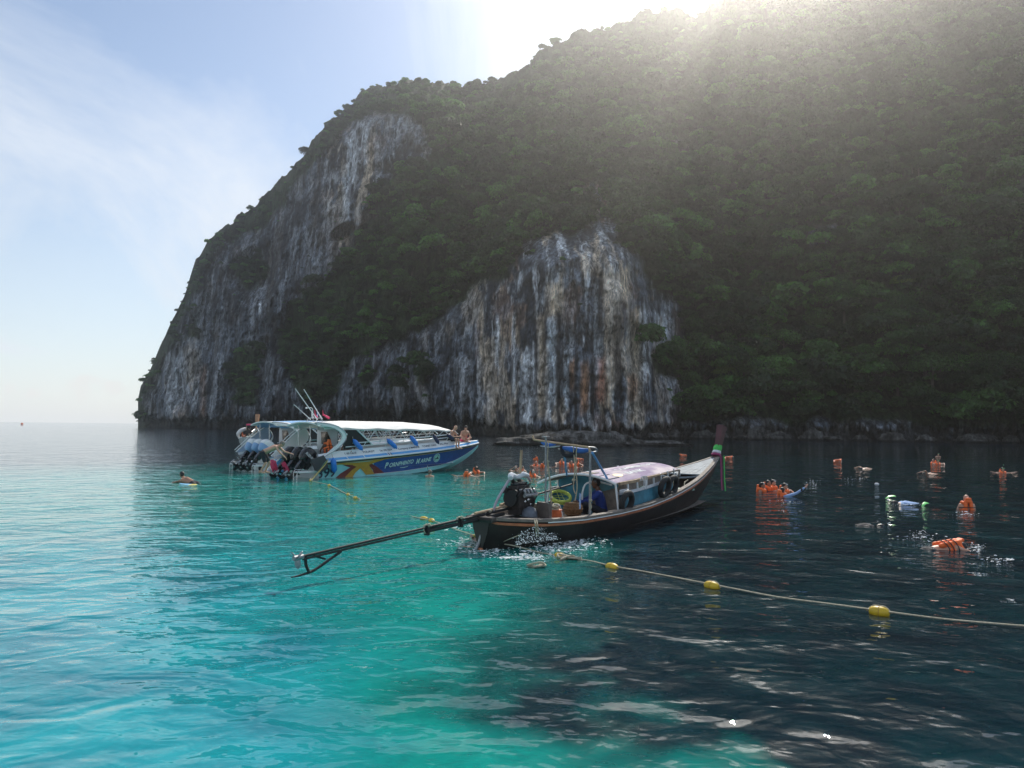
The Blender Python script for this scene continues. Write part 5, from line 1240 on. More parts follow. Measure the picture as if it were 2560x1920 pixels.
# ---- cabin
def roofp(u, q_):
    """u along 0..1, q_ across -1..1"""
    x = 3.72 + 4.15 * u; hb = .92 - .10 * u; z = 1.09 + .15 * u; return Vector((x, q_ * hb, z + .17 * (1 - abs(q_) ** 2.2)))
q = MB(); q.sheet([[roofp(u, k) for k in np.linspace(-1, 1, 13)] for u in np.linspace(0.18, 1, 8)], thick=.03)
m, t_, b_ = new_mat('faded_purple_panel'); tc = t_.nodes.new('ShaderNodeTexCoord'); nz = N(t_, 'ShaderNodeTexNoise', inp={'Scale': 1.3, 'Detail': 5}); cr = t_.nodes.new('ShaderNodeValToRGB')
mp = t_.nodes.new('ShaderNodeMapping'); mp.inputs['Scale'].default_value = (.7, 2.2, 1); t_.links.new(tc.outputs['Object'], mp.inputs[0]); t_.links.new(mp.outputs[0], nz.inputs[0])
e = cr.color_ramp.elements; e[0].position = .40; e[1].position = .66; e[0].color = (.33, .27, .37, 1); e[1].color = (.66, .59, .60, 1); t_.links.new(nz.outputs[0], cr.inputs[0]); t_.links.new(cr.outputs[0], b_.inputs['Base Color']); b_.inputs['Roughness'].default_value = .95; b_.inputs['Specular IOR Level'].default_value = .08
cabroof = q.build('cabin_roof', m, longtail)
for k in range(7):
    q = MB(); a, b = -1 + k * 2 / 7, -1 + (k + 1) * 2 / 7 - .06; q.sheet([[roofp(u, a), roofp(u, (a + b) / 2), roofp(u, b)] for u in (0, .10, .19)], thick=.02); q.build('roof_slat', m if k < 3 else P_WOODG, longtail)
q = MB(); q.tube([roofp(0, k) + Vector((0, 0, .015)) for k in np.linspace(-1.05, 1.25, 14)], .03, 6); q.build('roof_edge_bow', P_WHITE, longtail)
for s in (-1, 1):
    q = MB(); q.tube([roofp(u, s) for u in np.linspace(0, 1, 8)], .022, 6); q.build('roof_side_rail', P_WOODG, longtail)
def rooftxt(txt, u0, q0, du, size):
    me = text_mesh(txt, size, 0, .01); w_ = max(v.co.x for v in me.vertices)
    decal('roof_lettering', P_WHITEC, longtail, lambda a, c: roofp(u0 + a / w_ * du, q0 + c) + Vector((0, 0, .006)), me=me, step=.1)
rooftxt('COMMERCIAL', .36, -.30, .58, .26); rooftxt('BANK', .34, -.68, .26, .26)
q = MB()
yl = simple('faded_yellow_print', (.62, .50, .18), .6, var=.2)
decal('roof_badge', yl, longtail, lambda a, c: roofp(a, c) + Vector((0, 0, .006)), poly=[(.22 + .05 * math.cos(t), -.62 + .12 * math.sin(t)) for t in np.linspace(0, 2 * math.pi, 12)[:-1]], step=.1)
# side wall: teal panel with an open row of window bars over it
for s in (-1, 1):
    yy = lambda x: s * (lx(x, TB_) - .16)
    q = MB(); q.sheet([[(x, yy(x), lx(x, TZ) + .02), (x, yy(x) * .985, lx(x, TZ) + .36)] for x in np.linspace(4.0, 7.4, 8)], thick=0); q.sheet([[(x, yy(x) * .96, lx(x, TZ) + .02), (x, yy(x) * .945, lx(x, TZ) + .36)] for x in np.linspace(4.0, 7.4, 8)]); q.build('side_panel', P_TEAL, longtail)
    for nm, dz in (('window_sill_rail', .375), ('window_top_rail', .60)):
        q = MB(); 
        for a, b in zip(np.linspace(3.9, 8.0, 6)[:-1], np.linspace(3.9, 8.0, 6)[1:]): q.sheet([[(x, yy(x) - s * w2, min(lx(x, TZ) + dz + dz2, 1.2)) for w2, dz2 in ((-.02, -.03), (.02, -.03), (.02, .035), (-.02, .035), (-.02, -.03))] for x in (a, b)])
        q.build(nm, P_WOODL if nm == 'window_top_rail' else P_WHITEC, longtail)
    for x in np.arange(4.3, 7.5, .52):
        q = MB(); q.box((x + .05, yy(x), lx(x, TZ) + .49), (.045, .03, .26), rot=(0, R(-12), 0)); q.build('window_bar', P_WHITE, longtail)
    for x, zt in ((3.85, 1.12), (7.75, 1.24)):
        q = MB(); q.cyl((x, yy(x), lx(x, TZ)), (x, s * .88, zt), .025, 6); q.build('roof_post', P_WHITE if x < 5 else P_WOODG, longtail)
q = MB(); q.prism([(0, .15), (0, 1.15), (0.001, 1.15)], 0, 0) if False else None
q.sheet([[(4.35, y, .16), (4.35, y, 1.07 + .14 * (1 - abs(y / .95) ** 2.2))] for y in np.linspace(-.02, .93, 7)]); q.build('rear_bulkhead', P_TEAL, longtail)
q = MB(); q.smooth_tube([(4.2, -.62, 1.02), (4.0, -.35, 1.10), (3.85, -.12, 1.05), (3.8, -.05, .85), (3.8, -.05, .62)], .022, 6); q.build('grab_hoop', P_WHITE, longtail)
# ---- goalpost frame over the helm
G = (2.32, -1.05)
q = MB(); q.cyl((G[0], G[1], .46), (G[0], G[1], 1.55), .028, 7); q.cyl((G[0], G[1], 1.5), (G[0], G[1], 1.9), .024, 7)
fr = q.build('frame_post', P_ALU, longtail)
q = MB(); q.cyl((2.10, -.08, .36), (2.06, -.1, 2.16), .022, 7); q.box((2.06, -.1, 2.17), (.16, .10, .02)); q.build('frame_post', P_ALU, longtail)
q = MB(); q.smooth_tube([(2.3, -1.05, 1.85), (2.33, -1.0, 1.95), (2.34, -.8, 1.975), (2.36, -.3, 2.02), (2.42, .35, 2.08), (2.43, .45, 2.1), (2.43, .48, 2.18)], .024, 7, 5); q.build('frame_crossbar', P_WOODL, longtail)
q = MB(); q.smooth_tube([(2.34, -.98, 1.96), (2.6, -1.02, 1.94), (2.72, -1.0, 1.87), (2.6, -.9, 1.84), (2.5, -.5, 1.86), (2.42, -.2, 1.90)], .018, 7, 5); q.build('frame_hoop', P_ALU, longtail)
q = MB(); q.cyl((2.5, -1.0, 1.84), (3.95, -.62, 1.19), .028, 7); q.build('blue_brace', P_SKY, longtail)
q = MB(); q.cyl((2.5, -.30, 1.86), (3.75, .35, 1.22), .022, 7); q.build('blue_brace', P_SKY, longtail)
# furled blue awning, black bag and tray under the bar
aw = empty('awning', (0, 0, 0), 0, 'furled blue awning hanging from the frame above the helm of the long-tail boat', 'awning')
q = MB(); q.smooth_tube([(2.40, -.98, 1.90), (2.42, -.8, 1.875), (2.40, -.55, 1.90), (2.40, -.30, 1.93)], [.03, .06, .065, .03], 9, 6); q.build('rolled_tarp', P_TARP, aw)
q = MB(); q.smooth_tube([(2.38, -.30, 1.97), (2.38, -.33, 1.84), (2.38, -.45, 1.76), (2.38, -.62, 1.80), (2.38, -.70, 1.93)], [.03, .05, .06, .05, .03], 8, 5); q.build('tied_bundle', P_DARKC, aw)
q = MB(); q.smooth_tube([(2.43, .25, 2.03), (2.43, .1, 1.99), (2.42, -.02, 1.98), (2.42, -.14, 2.02)], [.02, .05, .05, .02], 8, 5); q.build('rolled_tarp', P_TARP, aw)
place(aw, LO, LAZ, (0, 0, 0))
q = MB(); q.sheet([[(2.3, .20, 1.965), (2.55, .22, 1.955)], [(2.3, .0, 1.935), (2.55, .0, 1.935)], [(2.3, -.18, 1.97), (2.55, -.18, 1.97)]], thick=.015); o = q.build('tray', P_GREY, None); place(o, LO, LAZ, (0, 0, 0)); tag(o, 'small shallow tray slung under the left end of the frame bar', 'tray')
# ropes hanging from the frame
def hang(name, pts, label, r=.011, mat=P_ROPE, knot=None):
    q = MB(); q.smooth_tube(pts, r, 6, 5)
    if knot is not None: q.ball(knot, r * 3.2, 8)
    o = q.build(name, mat, None); place(o, LO, LAZ, (0, 0, 0)); tag(o, label, 'rope', 'ropes hanging from the frame of the long-tail boat'); return o
hang('rope', [(2.2, -.08, 2.04), (2.2, -.06, 1.6), (2.2, -.14, 1.1), (2.2, -.15, .78)], 'long pale rope with a knot, hanging nearest the left pole', knot=(2.2, -.07, 1.62))
hang('rope', [(2.2, -.08, 1.62), (2.2, -.12, 1.3), (2.2, -.17, .95), (2.2, -.16, .72), (2.2, -.19, .66), (2.2, -.17, .78)], 'pale rope ending in a loop just right of the left pole', knot=(2.2, -.165, .84))
hang('rope', [(2.35, -.62, 1.96), (2.35, -.66, 1.5), (2.35, -.63, 1.1), (2.35, -.68, .95)], 'twisted rope hanging from the middle of the frame bar', .013)
hang('rope', [(2.35, -.70, 1.96), (2.35, -.69, 1.5), (2.35, -.72, 1.1), (2.35, -.67, .80)], 'second twisted rope hanging beside the first from the bar middle', .013)
hang('rope', [(2.32, -1.06, 1.25), (2.30, -1.09, .95), (2.30, -1.07, .80), (2.30, -1.10, .70), (2.30, -1.06, .66), (2.30, -1.05, .76)], 'knotted rope loop tied to the right-hand pole', knot=(2.3, -1.08, .84))
# ---- engine and its long tail
eng = empty('engine'); eng.parent = longtail; eng.location = (1.0, -.12, .60)
q = MB(); q.box((0, 0, .30), (.52, .36, .34)); q.box((0, 0, .52), (.46, .24, .14)); q.box((-.02, 0, .08), (.40, .24, .16)); q.build('engine_block', P_RUST, eng, bevel=.02)
q = MB(); q.box((.0, 0, .62), (.42, .16, .06)); q.build('rocker_cover', P_BLACK, eng, bevel=.02)
q = MB()
for (c, r_, w2) in (((-.30, 0, .34), .16, .05), ((-.31, .13, .50), .07, .05), ((-.31, -.12, .46), .06, .05), ((.30, 0, .26), .19, .07)): q.cyl((c[0] - w2 / 2, c[1], c[2]), (c[0] + w2 / 2, c[1], c[2]), r_, 16)
q.build('pulley', P_MATT, eng)
q = MB(); 
for k in range(4): q.smooth_tube([(-.18 + k * .12, -.14, .50), (-.18 + k * .12, -.25, .50), (-.16 + k * .12, -.27, .42)], .028, 7, 4)
q.smooth_tube([(-.2, -.27, .40), (.25, -.27, .40)], .038, 8, 2); q.build('manifold', P_ALU, eng)
q = MB(); q.smooth_tube([(.0, .1, .62), (-.1, .12, .72), (.1, .14, .74), (.22, .1, .62)], .04, 8, 5); q.smooth_tube([(-.22, -.10, .30), (-.3, -.2, .42), (-.1, -.24, .58), (.12, -.2, .62)], .018, 7, 5); q.smooth_tube([(.2, -.2, .2), (.3, -.25, .4), (.15, -.22, .55)], .014, 7, 5); q.build('hose', P_MATT, eng)
q = MB()
for (c, r_) in (((.06, -.2, .30), .035), ((-.06, -.2, .27), .03), ((.17, -.2, .36), .025), ((.15, -.2, .20), .022)): q.ball(c, (r_ * 1.4, r_ * .5, r_), 8)
q.build('bright_fitting', P_STEEL, eng)
q = MB(); q.cyl((.36, .02, .30), (.46, .02, .30), .09, 12); q.build('alternator', P_MATT, eng)
q = MB(); q.smooth_tube([(-.72, .12, .12), (-.62, .10, .32), (-.40, .08, .56), (-.24, .05, .72), (.0, 0, .77), (.22, -.04, .76), (.34, -.06, .66)], .026, 8, 5); q.build('lifting_frame', simple('pinkish_grey_tube', (.42, .36, .40), .4, .3), eng)
q = MB(); q.smooth_tube([(-.30, .0, .74), (-.20, .05, .79), (-.02, .02, .75), (.12, -.03, .80), (.28, -.05, .77)], [.05, .07, .05, .06, .03], 9, 5); q.build('wrapped_cloth', P_WHITEC, eng)
q = MB(); q.box((.06, 0, 1.02), (.05, .035, .56), rot=(0, R(4), 0)); q.build('upright_stick', P_WOODL, eng)
q = MB(); q.box((.02, 0, -.06), (.5, .3, .06)); q.cyl((.02, 0, -.25), (.02, 0, 0), .06, 8); q.build('engine_mount', P_MATT, eng, bevel=.01)
q = MB(); P0 = Vector(lp(1352, 1240, z=.93)); 
q.smooth_tube([(.30, .02, .30), (.9, .05, .36), (1.6, .1, .40), (2.55, .18, .46)], .022, 7, 4); q.smooth_tube([(2.5, .16, .46), (2.62, .2, .50), (2.75, .28, .44)], .03, 7, 3); til = q.build('tiller_bar', P_MATT, eng)
q = MB(); q.ball((1.75, .12, .42), (.05, .035, .035), 8); q.ball((2.6, .2, .54), (.06, .04, .04), 8); q.build('rag_wrap', P_ROPE, til)
# tail: from below the engine to the propeller, held clear of the water
A = Vector((.72, -.02, .72)); B = lp(757, 1391, z=.42); d = (B - A).normalized()
shaft = empty('long_tail'); shaft.parent = longtail
q = MB(); q.cyl(A - d * .35, A + d * 2.3, .026, 8); q.cyl(A + d * 0.1 + Vector((0, 0, -.085)), A + d * 2.35 + Vector((0, 0, -.06)), .036, 8); q.cyl(A + d * 2.2, B, .022, 8)
for u in (.6, 1.4, 2.3): q.box(A + d * u + Vector((0, 0, -.05)), (.06, .09, .17))
q.build('shaft_tube', P_MATT, shaft)
q = MB(); q.cyl(A + d * 2.1 + Vector((0, 0, -.05)), B + Vector((0, 0, -.042)), .018, 8); q.build('support_tube', P_RUST, shaft)
q = MB(); q.cyl(A - d * .1 + Vector((0, 0, .06)), A + d * 1.0 + Vector((0, 0, .055)), .026, 7); q.cyl(A + Vector((.05, .1, .10)) - d * .45, A + d * .12 + Vector((0, .08, .09)), .03, 7); q.build('bamboo_stay', P_WOODL, shaft)
for u in (.62, 1.45, 2.32):
    q = MB(); q.torus(A + d * u + Vector((0, 0, -.02)), .075, .018, 12, 6, rot=(R(90), 0, 0)); q.ball(A + d * u + Vector((.02, -.05, .05)), .035, 7); q.build('rope_lashing', P_ROPE, shaft)
q = MB(); q.smooth_tube([B - d * .72 + Vector((0, 0, -.06)), B - d * .48 + Vector((0, 0, -.15)), B - d * .20 + Vector((0, 0, -.25)), B + d * .06 + Vector((0, 0, -.27)), B + d * .20 + Vector((0, 0, -.265))], [.022, .022, .022, .016, .008], 7, 5)
q.smooth_tube([B - d * .05, B - d * .06 + Vector((0, 0, -.13)), B - d * .12 + Vector((0, 0, -.26))], .024, 7, 4); q.cyl(B - d * .2 + Vector((0, 0, -.03)), B - d * .42 + Vector((0, 0, -.12)), .016, 6); q.build('skeg_guard', P_MATT, shaft)
q = MB(); side = d.cross(Vector((0, 0, 1))).normalized(); upv = side.cross(d)
q.cyl(B, B + d * .16, .04, 9)
for k in range(3):
    a = k * 2.094 + .4; r_ = side * math.cos(a) + upv * math.sin(a); tn = (side * -math.sin(a) + upv * math.cos(a)) * .75 + d * .65
    c = B + d * .10 + r_ * .085; Mx = Matrix(((r_.x, tn.x, 0, c.x), (r_.y, tn.y, 0, c.y), (r_.z, tn.z, 0, c.z), (0, 0, 0, 1)))
    nn = r_.cross(tn).normalized(); Mx = Matrix(((r_.x, tn.x, nn.x, c.x), (r_.y, tn.y, nn.y, c.y), (r_.z, tn.z, nn.z, c.z), (0, 0, 0, 1))); q.ball((0, 0, 0), (.085, .05, .010), 9, Mx)
q.build('propeller', P_ALU, shaft)
q = MB(); q.smooth_tube([(-.06, .0, .52), (-.10, .02, .25), (-.16, .06, .05), (-.3, .15, -.12)], .03, 8, 5); q.build('stern_pipe', P_ALU, longtail)
# ---- things aboard
def aboard(o, label, cat, p=(0, 0, 0), rz=0.0, group=None):
    place(o, LO, LAZ, p, rz); tag(o, label, cat, group); return o
q = MB(); q.box((0, 0, .24), (.07, .46, .48)); o = q.build('wooden_board', simple('weathered_brown_plank', (.15, .12, .105), .85, var=.3, scale=8, bump=.5), None, bevel=.006); aboard(o, 'weathered upright board at the stern right of the engine', 'board', (1.30, -.55, .36), R(-25))
q = MB(); P2 = [(0, 0, 0), (0, 0, .05), (0, 0, .3), (0, 0, .38), (0, 0, .42)]; q.tube(P2, [.14, .19, .19, .14, .05], 14); o = q.build('canister', simple('slate_plastic', (.14, .16, .19), .6, var=.3), None); aboard(o, 'round grey canister behind the upright board', 'canister', (1.12, -.28, .34))
bk = empty('bucket'); aboard(bk, 'orange plastic bucket full of pale rope on the stern deck', 'bucket', (2.05, -.38, .36))
q = MB(); q.tube([(0, 0, 0), (0, 0, .26)], [.10, .135], 16); q.build('bucket_body', P_BUCKET, bk)
q = MB(); q.smooth_tube([(0, -.13, .24), (.02, -.16, .1), (.02, -.13, .0)], .008, 5); q.smooth_tube([(0, -.13, .25), (0, -.08, .36), (0, .08, .36), (0, .13, .25)], .007, 5); q.build('handle', P_WHITE, bk)
q = MB()
for k in range(5): q.torus((rnd.uniform(-.03, .03), rnd.uniform(-.03, .03), .27 + k * .02), .07, .018, 12, 6, rot=(rnd.uniform(-.4, .4), rnd.uniform(-.4, .4), 0))
o = q.build('rope_coil', P_ROPE, None); aboard(o, 'pale rope coiled in the orange bucket', 'rope', (2.05, -.38, .36))
q = MB()
for k in range(6): q.torus((0, 0, k * .012), .235 + .012 * math.sin(k * 2), .020, 24, 6, rot=(.05 * math.sin(k), .05 * math.cos(k * 2), 0))
for k in range(4): q.cyl((.2 * math.cos(k * 1.6), .2 * math.sin(k * 1.6), .02), (-.2 * math.cos(k * 1.6 + .5), -.2 * math.sin(k * 1.6 + .5), .05), .005, 4)
o = q.build('rope_ring', P_LIME, None); p = lp(1401, 1253, y=.35); aboard(o, 'yellow-green ring of coiled rope on the left gunwale', 'rope', (p.x, p.y, p.z)); o.rotation_euler = (R(30), R(8), 0); o.location.z += .08
bs = empty('basket'); p = lp(1432, 1288, y=-.15); aboard(bs, 'brown wicker basket beside the seated boatman', 'basket', (p.x, p.y, .36))
q = MB(); q.tube([(0, 0, 0), (0, 0, .06), (0, 0, .17), (0, 0, .27), (0, 0, .30)], [.13, .19, .23, .19, .17], 18)
q.build('basket_body', P_WICKER, bs); q = MB()
for z, r_ in ((.05, .188), (.11, .215), (.17, .232), (.23, .212), (.29, .178)): q.torus((0, 0, z), r_, .010, 22, 5)
q.build('woven_rim', P_WICKER, bs)
def tyre(px, py, y, label, lean=0.0, rr=.22):
    q = MB(); q.torus((0, 0, 0), rr, .07, 24, 10, rot=(R(90), 0, 0)); o = q.build('tyre', P_RUBBER, None)
    p = lp(px, py, y=y); place(o, LO, LAZ, p); o.rotation_euler = (R(12) + lean, 0, R(90 - LAZ) + R(-4)); tag(o, label, 'tyre', 'tyres along the cabin side'); return o
tyre(1567, 1256, -1.08, 'black tyre leaning on the teal panel at its aft end, nearest the boatman'); tyre(1662, 1218, -1.10, 'black tyre at the forward end of the teal panel'); tyre(1681, 1214, -1.02, 'black tyre half hidden behind the forward tyre')
q = MB()
for k in range(4): q.torus((0, 0, k * .02), .09 + .01 * math.sin(k * 3), .018, 14, 6, rot=(.2 * math.sin(k * 2), .2 * math.cos(k), 0))
q.smooth_tube([(.08, 0, .0), (.16, -.03, -.06), (.18, -.05, -.22)], .012, 6); o = q.build('rope_coil', P_WHITEC, None); p = lp(1560, 1233, y=-1.0); aboard(o, 'white rope coiled on the cabin sill above the first tyre', 'rope', (p.x, p.y, p.z))
q = MB()
for k in range(3): q.smooth_tube([(k * .09, 0, .05), (k * .09 + .03, -.04, .16), (k * .09 + .10, -.05, .14), (k * .09 + .12, -.05, -.02), (k * .09 + .08, -.04, -.16)], .011, 6)
o = q.build('rope_coil', P_WHITEC, None); p = lp(1600, 1208, y=-1.0); aboard(o, 'loops of white rope draped over the window rail', 'rope', (p.x, p.y, p.z))
lv = empty('life_vest'); p = lp(1715, 1220, y=-.2); aboard(lv, 'red life vest dropped in the open bow', 'life vest', (p.x, p.y, .45))
q = MB()
for s in (-1, 1): q.cap((-.15, s * .09, .06), (.16, s * .11, .05), .07, .06); q.cap((.16, s * .1, .06), (.26, s * .04, .08), .055, .05)
remeshed(q.build('vest_body', simple('red_vest_fabric', (.62, .05, .05), .7, var=.2, scale=10), lv), .02)
q = MB(); q.box((.0, 0, .06), (.03, .34, .13)); q.build('strap', P_MATT, lv)
for (x, y) in ((8.75, .25), (8.95, -.35), (9.2, -.6)):
    pass
hang2 = MB(); hang2.smooth_tube([(8.9, -.1, .65), (9.0, -.2, .72), (9.15, -.15, .80), (9.0, -.05, .70), (8.8, -.25, .66)], .018, 6); hang2.smooth_tube([(9.5, -.45, .85), (9.3, -.42, .78), (9.1, -.5, .66), (8.9, -.55, .64)], .016, 6); o = hang2.build('rope', P_ROPE, None); aboard(o, 'loose pale rope on the green thwart in the bow', 'rope')
# the boatman
J = dict(head=(.10, 0, .70), face=(1, 0, -.12), neck=(.04, 0, .53), chest=(.0, 0, .34), pelvis=(-.06, 0, .05), shoulder_l=(.05, .19, .47), shoulder_r=(.05, -.19, .47), hip_l=(-.02, .10, .04), hip_r=(-.02, -.10, .04),
         knee_l=(.36, .22, .22), knee_r=(.36, -.24, .20), ankle_l=(.34, .02, -.05), ankle_r=(.42, -.06, -.06), toe_l=(.50, -.04, -.10), toe_r=(.60, -.10, -.10), elbow_l=(.28, .24, .30), elbow_r=(.26, -.26, .30), wrist_l=(.52, .08, .26), wrist_r=(.54, -.12, .26), curl=1.0, palm_l=(0, -1, 0), palm_r=(0, 1, 0))
man = make_person(J, 'boatman in a dark blue long-sleeved shirt sitting at the stern of the long-tail boat', P_SKIN3, shirt=P_BLUEC, trousers=P_DARKC, vox=.014)
p = lp(1500, 1275, y=-.45); place(man, LO, LAZ, (p.x + .05, -.42, .38), rz=R(126))
q = MB(); rows = [[(.02 * math.sin(k * 2 + i), -.09 + .18 * k / 6 * (1 - .5 * abs(i - 3) / 4), .16 - .32 * i / 7 + .02 * math.sin(k * 3)) for k in range(7)] for i in range(8)]; q.sheet(rows, thick=.01); o = q.build('cloth', P_LBLUEC, None)
p = lp(1450, 1252, y=-.62); aboard(o, 'light blue cloth in the hands of the seated boatman', 'cloth', (p.x, p.y, p.z), R(-60))
sp = longtail
# ---- small long-tail boat seen from astern, behind the speedboats
S_AZ = -14.0; p_ = at_z(618, 1117, 0.0); SO = (p_.x, p_.y)
small = boat_root('longtail_boat', SO, S_AZ, 'small pale long-tail boat with red-topped engine seen from astern, left of the speedboats', 'long-tail boat')
SBx = [0, .4, 1.2, 3, 5, 7, 8.6, 9.6]; SBb = [.55, .72, .95, 1.15, 1.05, .75, .35, .04]; SBz = [.95, .9, .82, .78, .85, 1.1, 1.45, 1.8]
def ss_(x, T): return float(np.interp(x, SBx, T))
q = MB(); rows = []
for x in SBx:
    b, z = ss_(x, SBb), ss_(x, SBz); half = [Vector((x, -b, z)), Vector((x, -b * .93, z * .5)), Vector((x, -b * .7, 0)), Vector((x, 0, -.3 if x < 8 else z * .5))]
    rows.append(half + [Vector((v.x, -v.y, v.z)) for v in half[-2::-1]])
q.sheet(rows); q.F.append(tuple(range(7))); q.build('hull', simple('pale_grey_green_paint', (.40, .46, .44), .6, var=.3), small)
q = MB(); q.tube([Vector((x, -ss_(x, SBb), ss_(x, SBz))) for x in SBx], .06, 6); q.tube([Vector((x, ss_(x, SBb), ss_(x, SBz))) for x in SBx], .06, 6); q.build('gunwale', P_WHITE, small)
q = MB(); q.smooth_tube([(9.4, 0, 1.6), (9.8, 0, 2.4), (10.1, 0, 3.3)], [.14, .18, .26], 6, 4); q.build('prow_post', simple('bare_orange_wood', (.50, .27, .15), .7), small)
q = MB(); q.box((.9, 0, 1.35), (.7, .5, .55)); q.box((.9, 0, 1.75), (.5, .3, .3)); q.cyl((.5, -.1, 1.4), (.42, -.1, 1.4), .26, 12); e2 = q.build('engine', P_RUST, small, bevel=.03)
q = MB(); q.box((.9, -.25, 2.18), (.6, .95, .16)); q.build('engine_cover', P_PINKC, small, bevel=.05)
q = MB()
for y in (-.7, .2): q.cyl((.9, y, 1.0), (.9, y, 2.12), .04, 6)
q.cyl((.6, -.65, 1.1), (.6, .0, 1.8), .04, 6); q.cyl((.5, -.6, .5), (.2, -.1, -.2), .05, 6); q.cyl((.4, -.1, 1.3), (-.2, -.35, -.1), .05, 6); q.cyl((.3, -.3, 1.2), (.3, -.85, .9), .035, 6); q.build('engine_frame', P_WOODL, small)
q = MB(); q.smooth_tube([(1.2, .95, .9), (1.1, 1.0, 1.25), (1.2, .75, 1.6), (1.4, .4, 1.75), (1.5, .15, 1.75)], [.08, .2, .2, .16, .08], 9, 5); q.build('rolled_cover', P_CANVAS, small)
q = MB(); q.cap((1.0, .55, 1.0), (1.1, .6, 1.35), .12, .08); q.cap((1.0, .35, .95), (1.0, .32, 1.2), .10, .06); o = q.build('bundle', P_BUCKET, None); place(o, SO, S_AZ, (0, 0, 0)); tag(o, 'orange bundle in the stern of the small long-tail boat', 'bundle')
# ------------------------------------------------------------------ rope line with floats
def rope_line():
    pts = [(815, 1154, .85), (797, 1178, .35), (777, 1201, .06), (823, 1214, 0), (868, 1237, 0), (890, 1245, 0), (925, 1262, -.12), (960, 1281, -.18), (1010, 1289, -.05), (1060, 1299, .02), (1080, 1303, .02), (1125, 1320, .0), (1170, 1336, .02), (1196, 1343, .03), (1232, 1358, .05), (1280, 1366, .10),
           (1320, 1376, .03), (1360, 1386, .0), (1400, 1391, .02), (1432, 1398, .02), (1480, 1406, .0), (1530, 1418, .02), (1600, 1430, .0), (1690, 1447, .0), (1778, 1464, .02), (1850, 1478, .0), (1950, 1497, .0), (2080, 1514, .0), (2197, 1530, .02), (2330, 1548, .0), (2450, 1560, .0), (2600, 1572, .0), (2800, 1588, 0), (3300, 1615, 0), (4200, 1640, 0)]
    P = [at_z(x, y, z) for x, y, z in pts]
    q = MB(); q.smooth_tube([p + Vector((0, 0, .02)) for p in P], .012, 6, 6)
    o = q.build('float_line', P_ROPE, None); tag(o, 'pale floating rope with yellow floats from the speedboat past the long-tail boat to the right', 'rope')
    lab = [(777, 1201, 'yellow float at the stern ladder of the speedboat', .13, 0), (823, 1214, 'second yellow float out from the speedboat', .12, 0), (870, 1237, 'larger yellow float of the close pair left of the sunken rope', .12, 0), (889, 1245, 'last small yellow float before the rope dips under', .11, 0),
           (1060, 1297, 'darker yellow float above the propeller shaft', .13, 20), (1079, 1302, 'yellow float touching the propeller shaft', .13, 0), (1196, 1341, 'round yellow float at the stern of the long-tail boat', .12, 60), (1400, 1391, 'yellow float next to the big rope knot, below the long-tail boat', .145, 0),
           (1530, 1418, 'yellow float between the rope knot and the single float to its right', .15, 0), (1780, 1465, 'yellow float in the dark water at the middle of the line', .15, 0), (2198, 1530, 'yellow float farthest right on the line with a rope wound over it', .16, 0)]
    for k, (x, y, l, r_, tw) in enumerate(lab):
        c = at_z(x, y, .015); j = min(range(len(pts)), key=lambda i: (pts[i][0] - x) ** 2 + (pts[i][1] - y) ** 2); a, b = P[max(j - 1, 0)], P[min(j + 1, len(P) - 1)]; yaw = math.atan2((b - a).y, (b - a).x)
        root = empty('float', c, yaw + R(tw), l, 'float', 'yellow floats on the rope line')
        q = MB(); q.tube([(-.125, 0, 0), (-.118, 0, 0), (-.09, 0, 0), (-.04, 0, 0), (.04, 0, 0), (.09, 0, 0), (.118, 0, 0), (.125, 0, 0)], [.016, .04, r_ * .40, r_ * .48, r_ * .48, r_ * .40, .04, .016], 16); q.build('float_body', P_BUOY, root)
        q = MB(); q.torus((0, 0, 0), r_ * .483, .005, 18, 5, rot=(0, R(90), 0)); q.build('seam', P_GOLD, root)
        if k in (0, 1, 2, 3, 7, 9, 10):
            q = MB(); q.smooth_tube([(-.15, .0, .0), (-.08, .012, r_ * .43), (0, .012, r_ * .50), (.08, .012, r_ * .43), (.15, 0, 0)], .009, 6, 5); q.build('rope_over', P_ROPE, root)
    def knot(px, py, label, n, sc, seed, mat=P_ROPE):
        r = random.Random(seed); q = MB()
        for k in range(n):
            a = [Vector((r.gauss(0, 1), r.gauss(0, .5), abs(r.gauss(0, .25)))) * sc for _ in range(5)]; q.smooth_tube(a, .018, 6, 5)
        o = q.build('knot', mat, None); o.location = at_z(px, py, .02); tag(o, label, 'rope knot')
    knot(1425, 1396, 'big tangled knot of pale rope right of a yellow float', 7, .10, 3); knot(1262, 1362, 'dark rope tangle at the foot of the long-tail boat stern', 6, .14, 5, P_MATT); knot(1345, 1417, 'short rope end with a knot drifting below the line', 2, .10, 8)
    q = MB(); q.smooth_tube([at_z(1178, 1340, .12), at_z(1183, 1345, .05), at_z(1189, 1353, .0), at_z(1193, 1358, -.02)], [.035, .03, .045, .03], 8, 5); o = q.build('hose', simple('pinkish_hose', (.55, .38, .30), .6), None); tag(o, 'short pinkish hose end curling beside the round float at the stern', 'hose')
    q = MB(); q.smooth_tube([at_z(1193, 1357, .02), at_z(1202, 1351, .08), at_z(1209, 1355, .06), at_z(1215, 1364, .0), at_z(1218, 1370, -.08)], [.02, .035, .04, .035, .02], 8, 5); o = q.build('hose', P_GREY, None); tag(o, 'grey curved hose at the water beside the stern of the long-tail boat', 'hose')
    q = MB(); 
    for dx in (-2.5, 2.5): q.smooth_tube([lp_w(1339 + dx, 1300, -.95), lp_w(1342 + dx, 1320, -1.0), at_z(1344 + dx, 1360, .0), at_z(1344, 1381, .0)], .014, 6, 5)
    o = q.build('mooring_loop', P_ROPE, None); tag(o, 'doubled rope hanging from the gunwale down to the float line', 'rope')
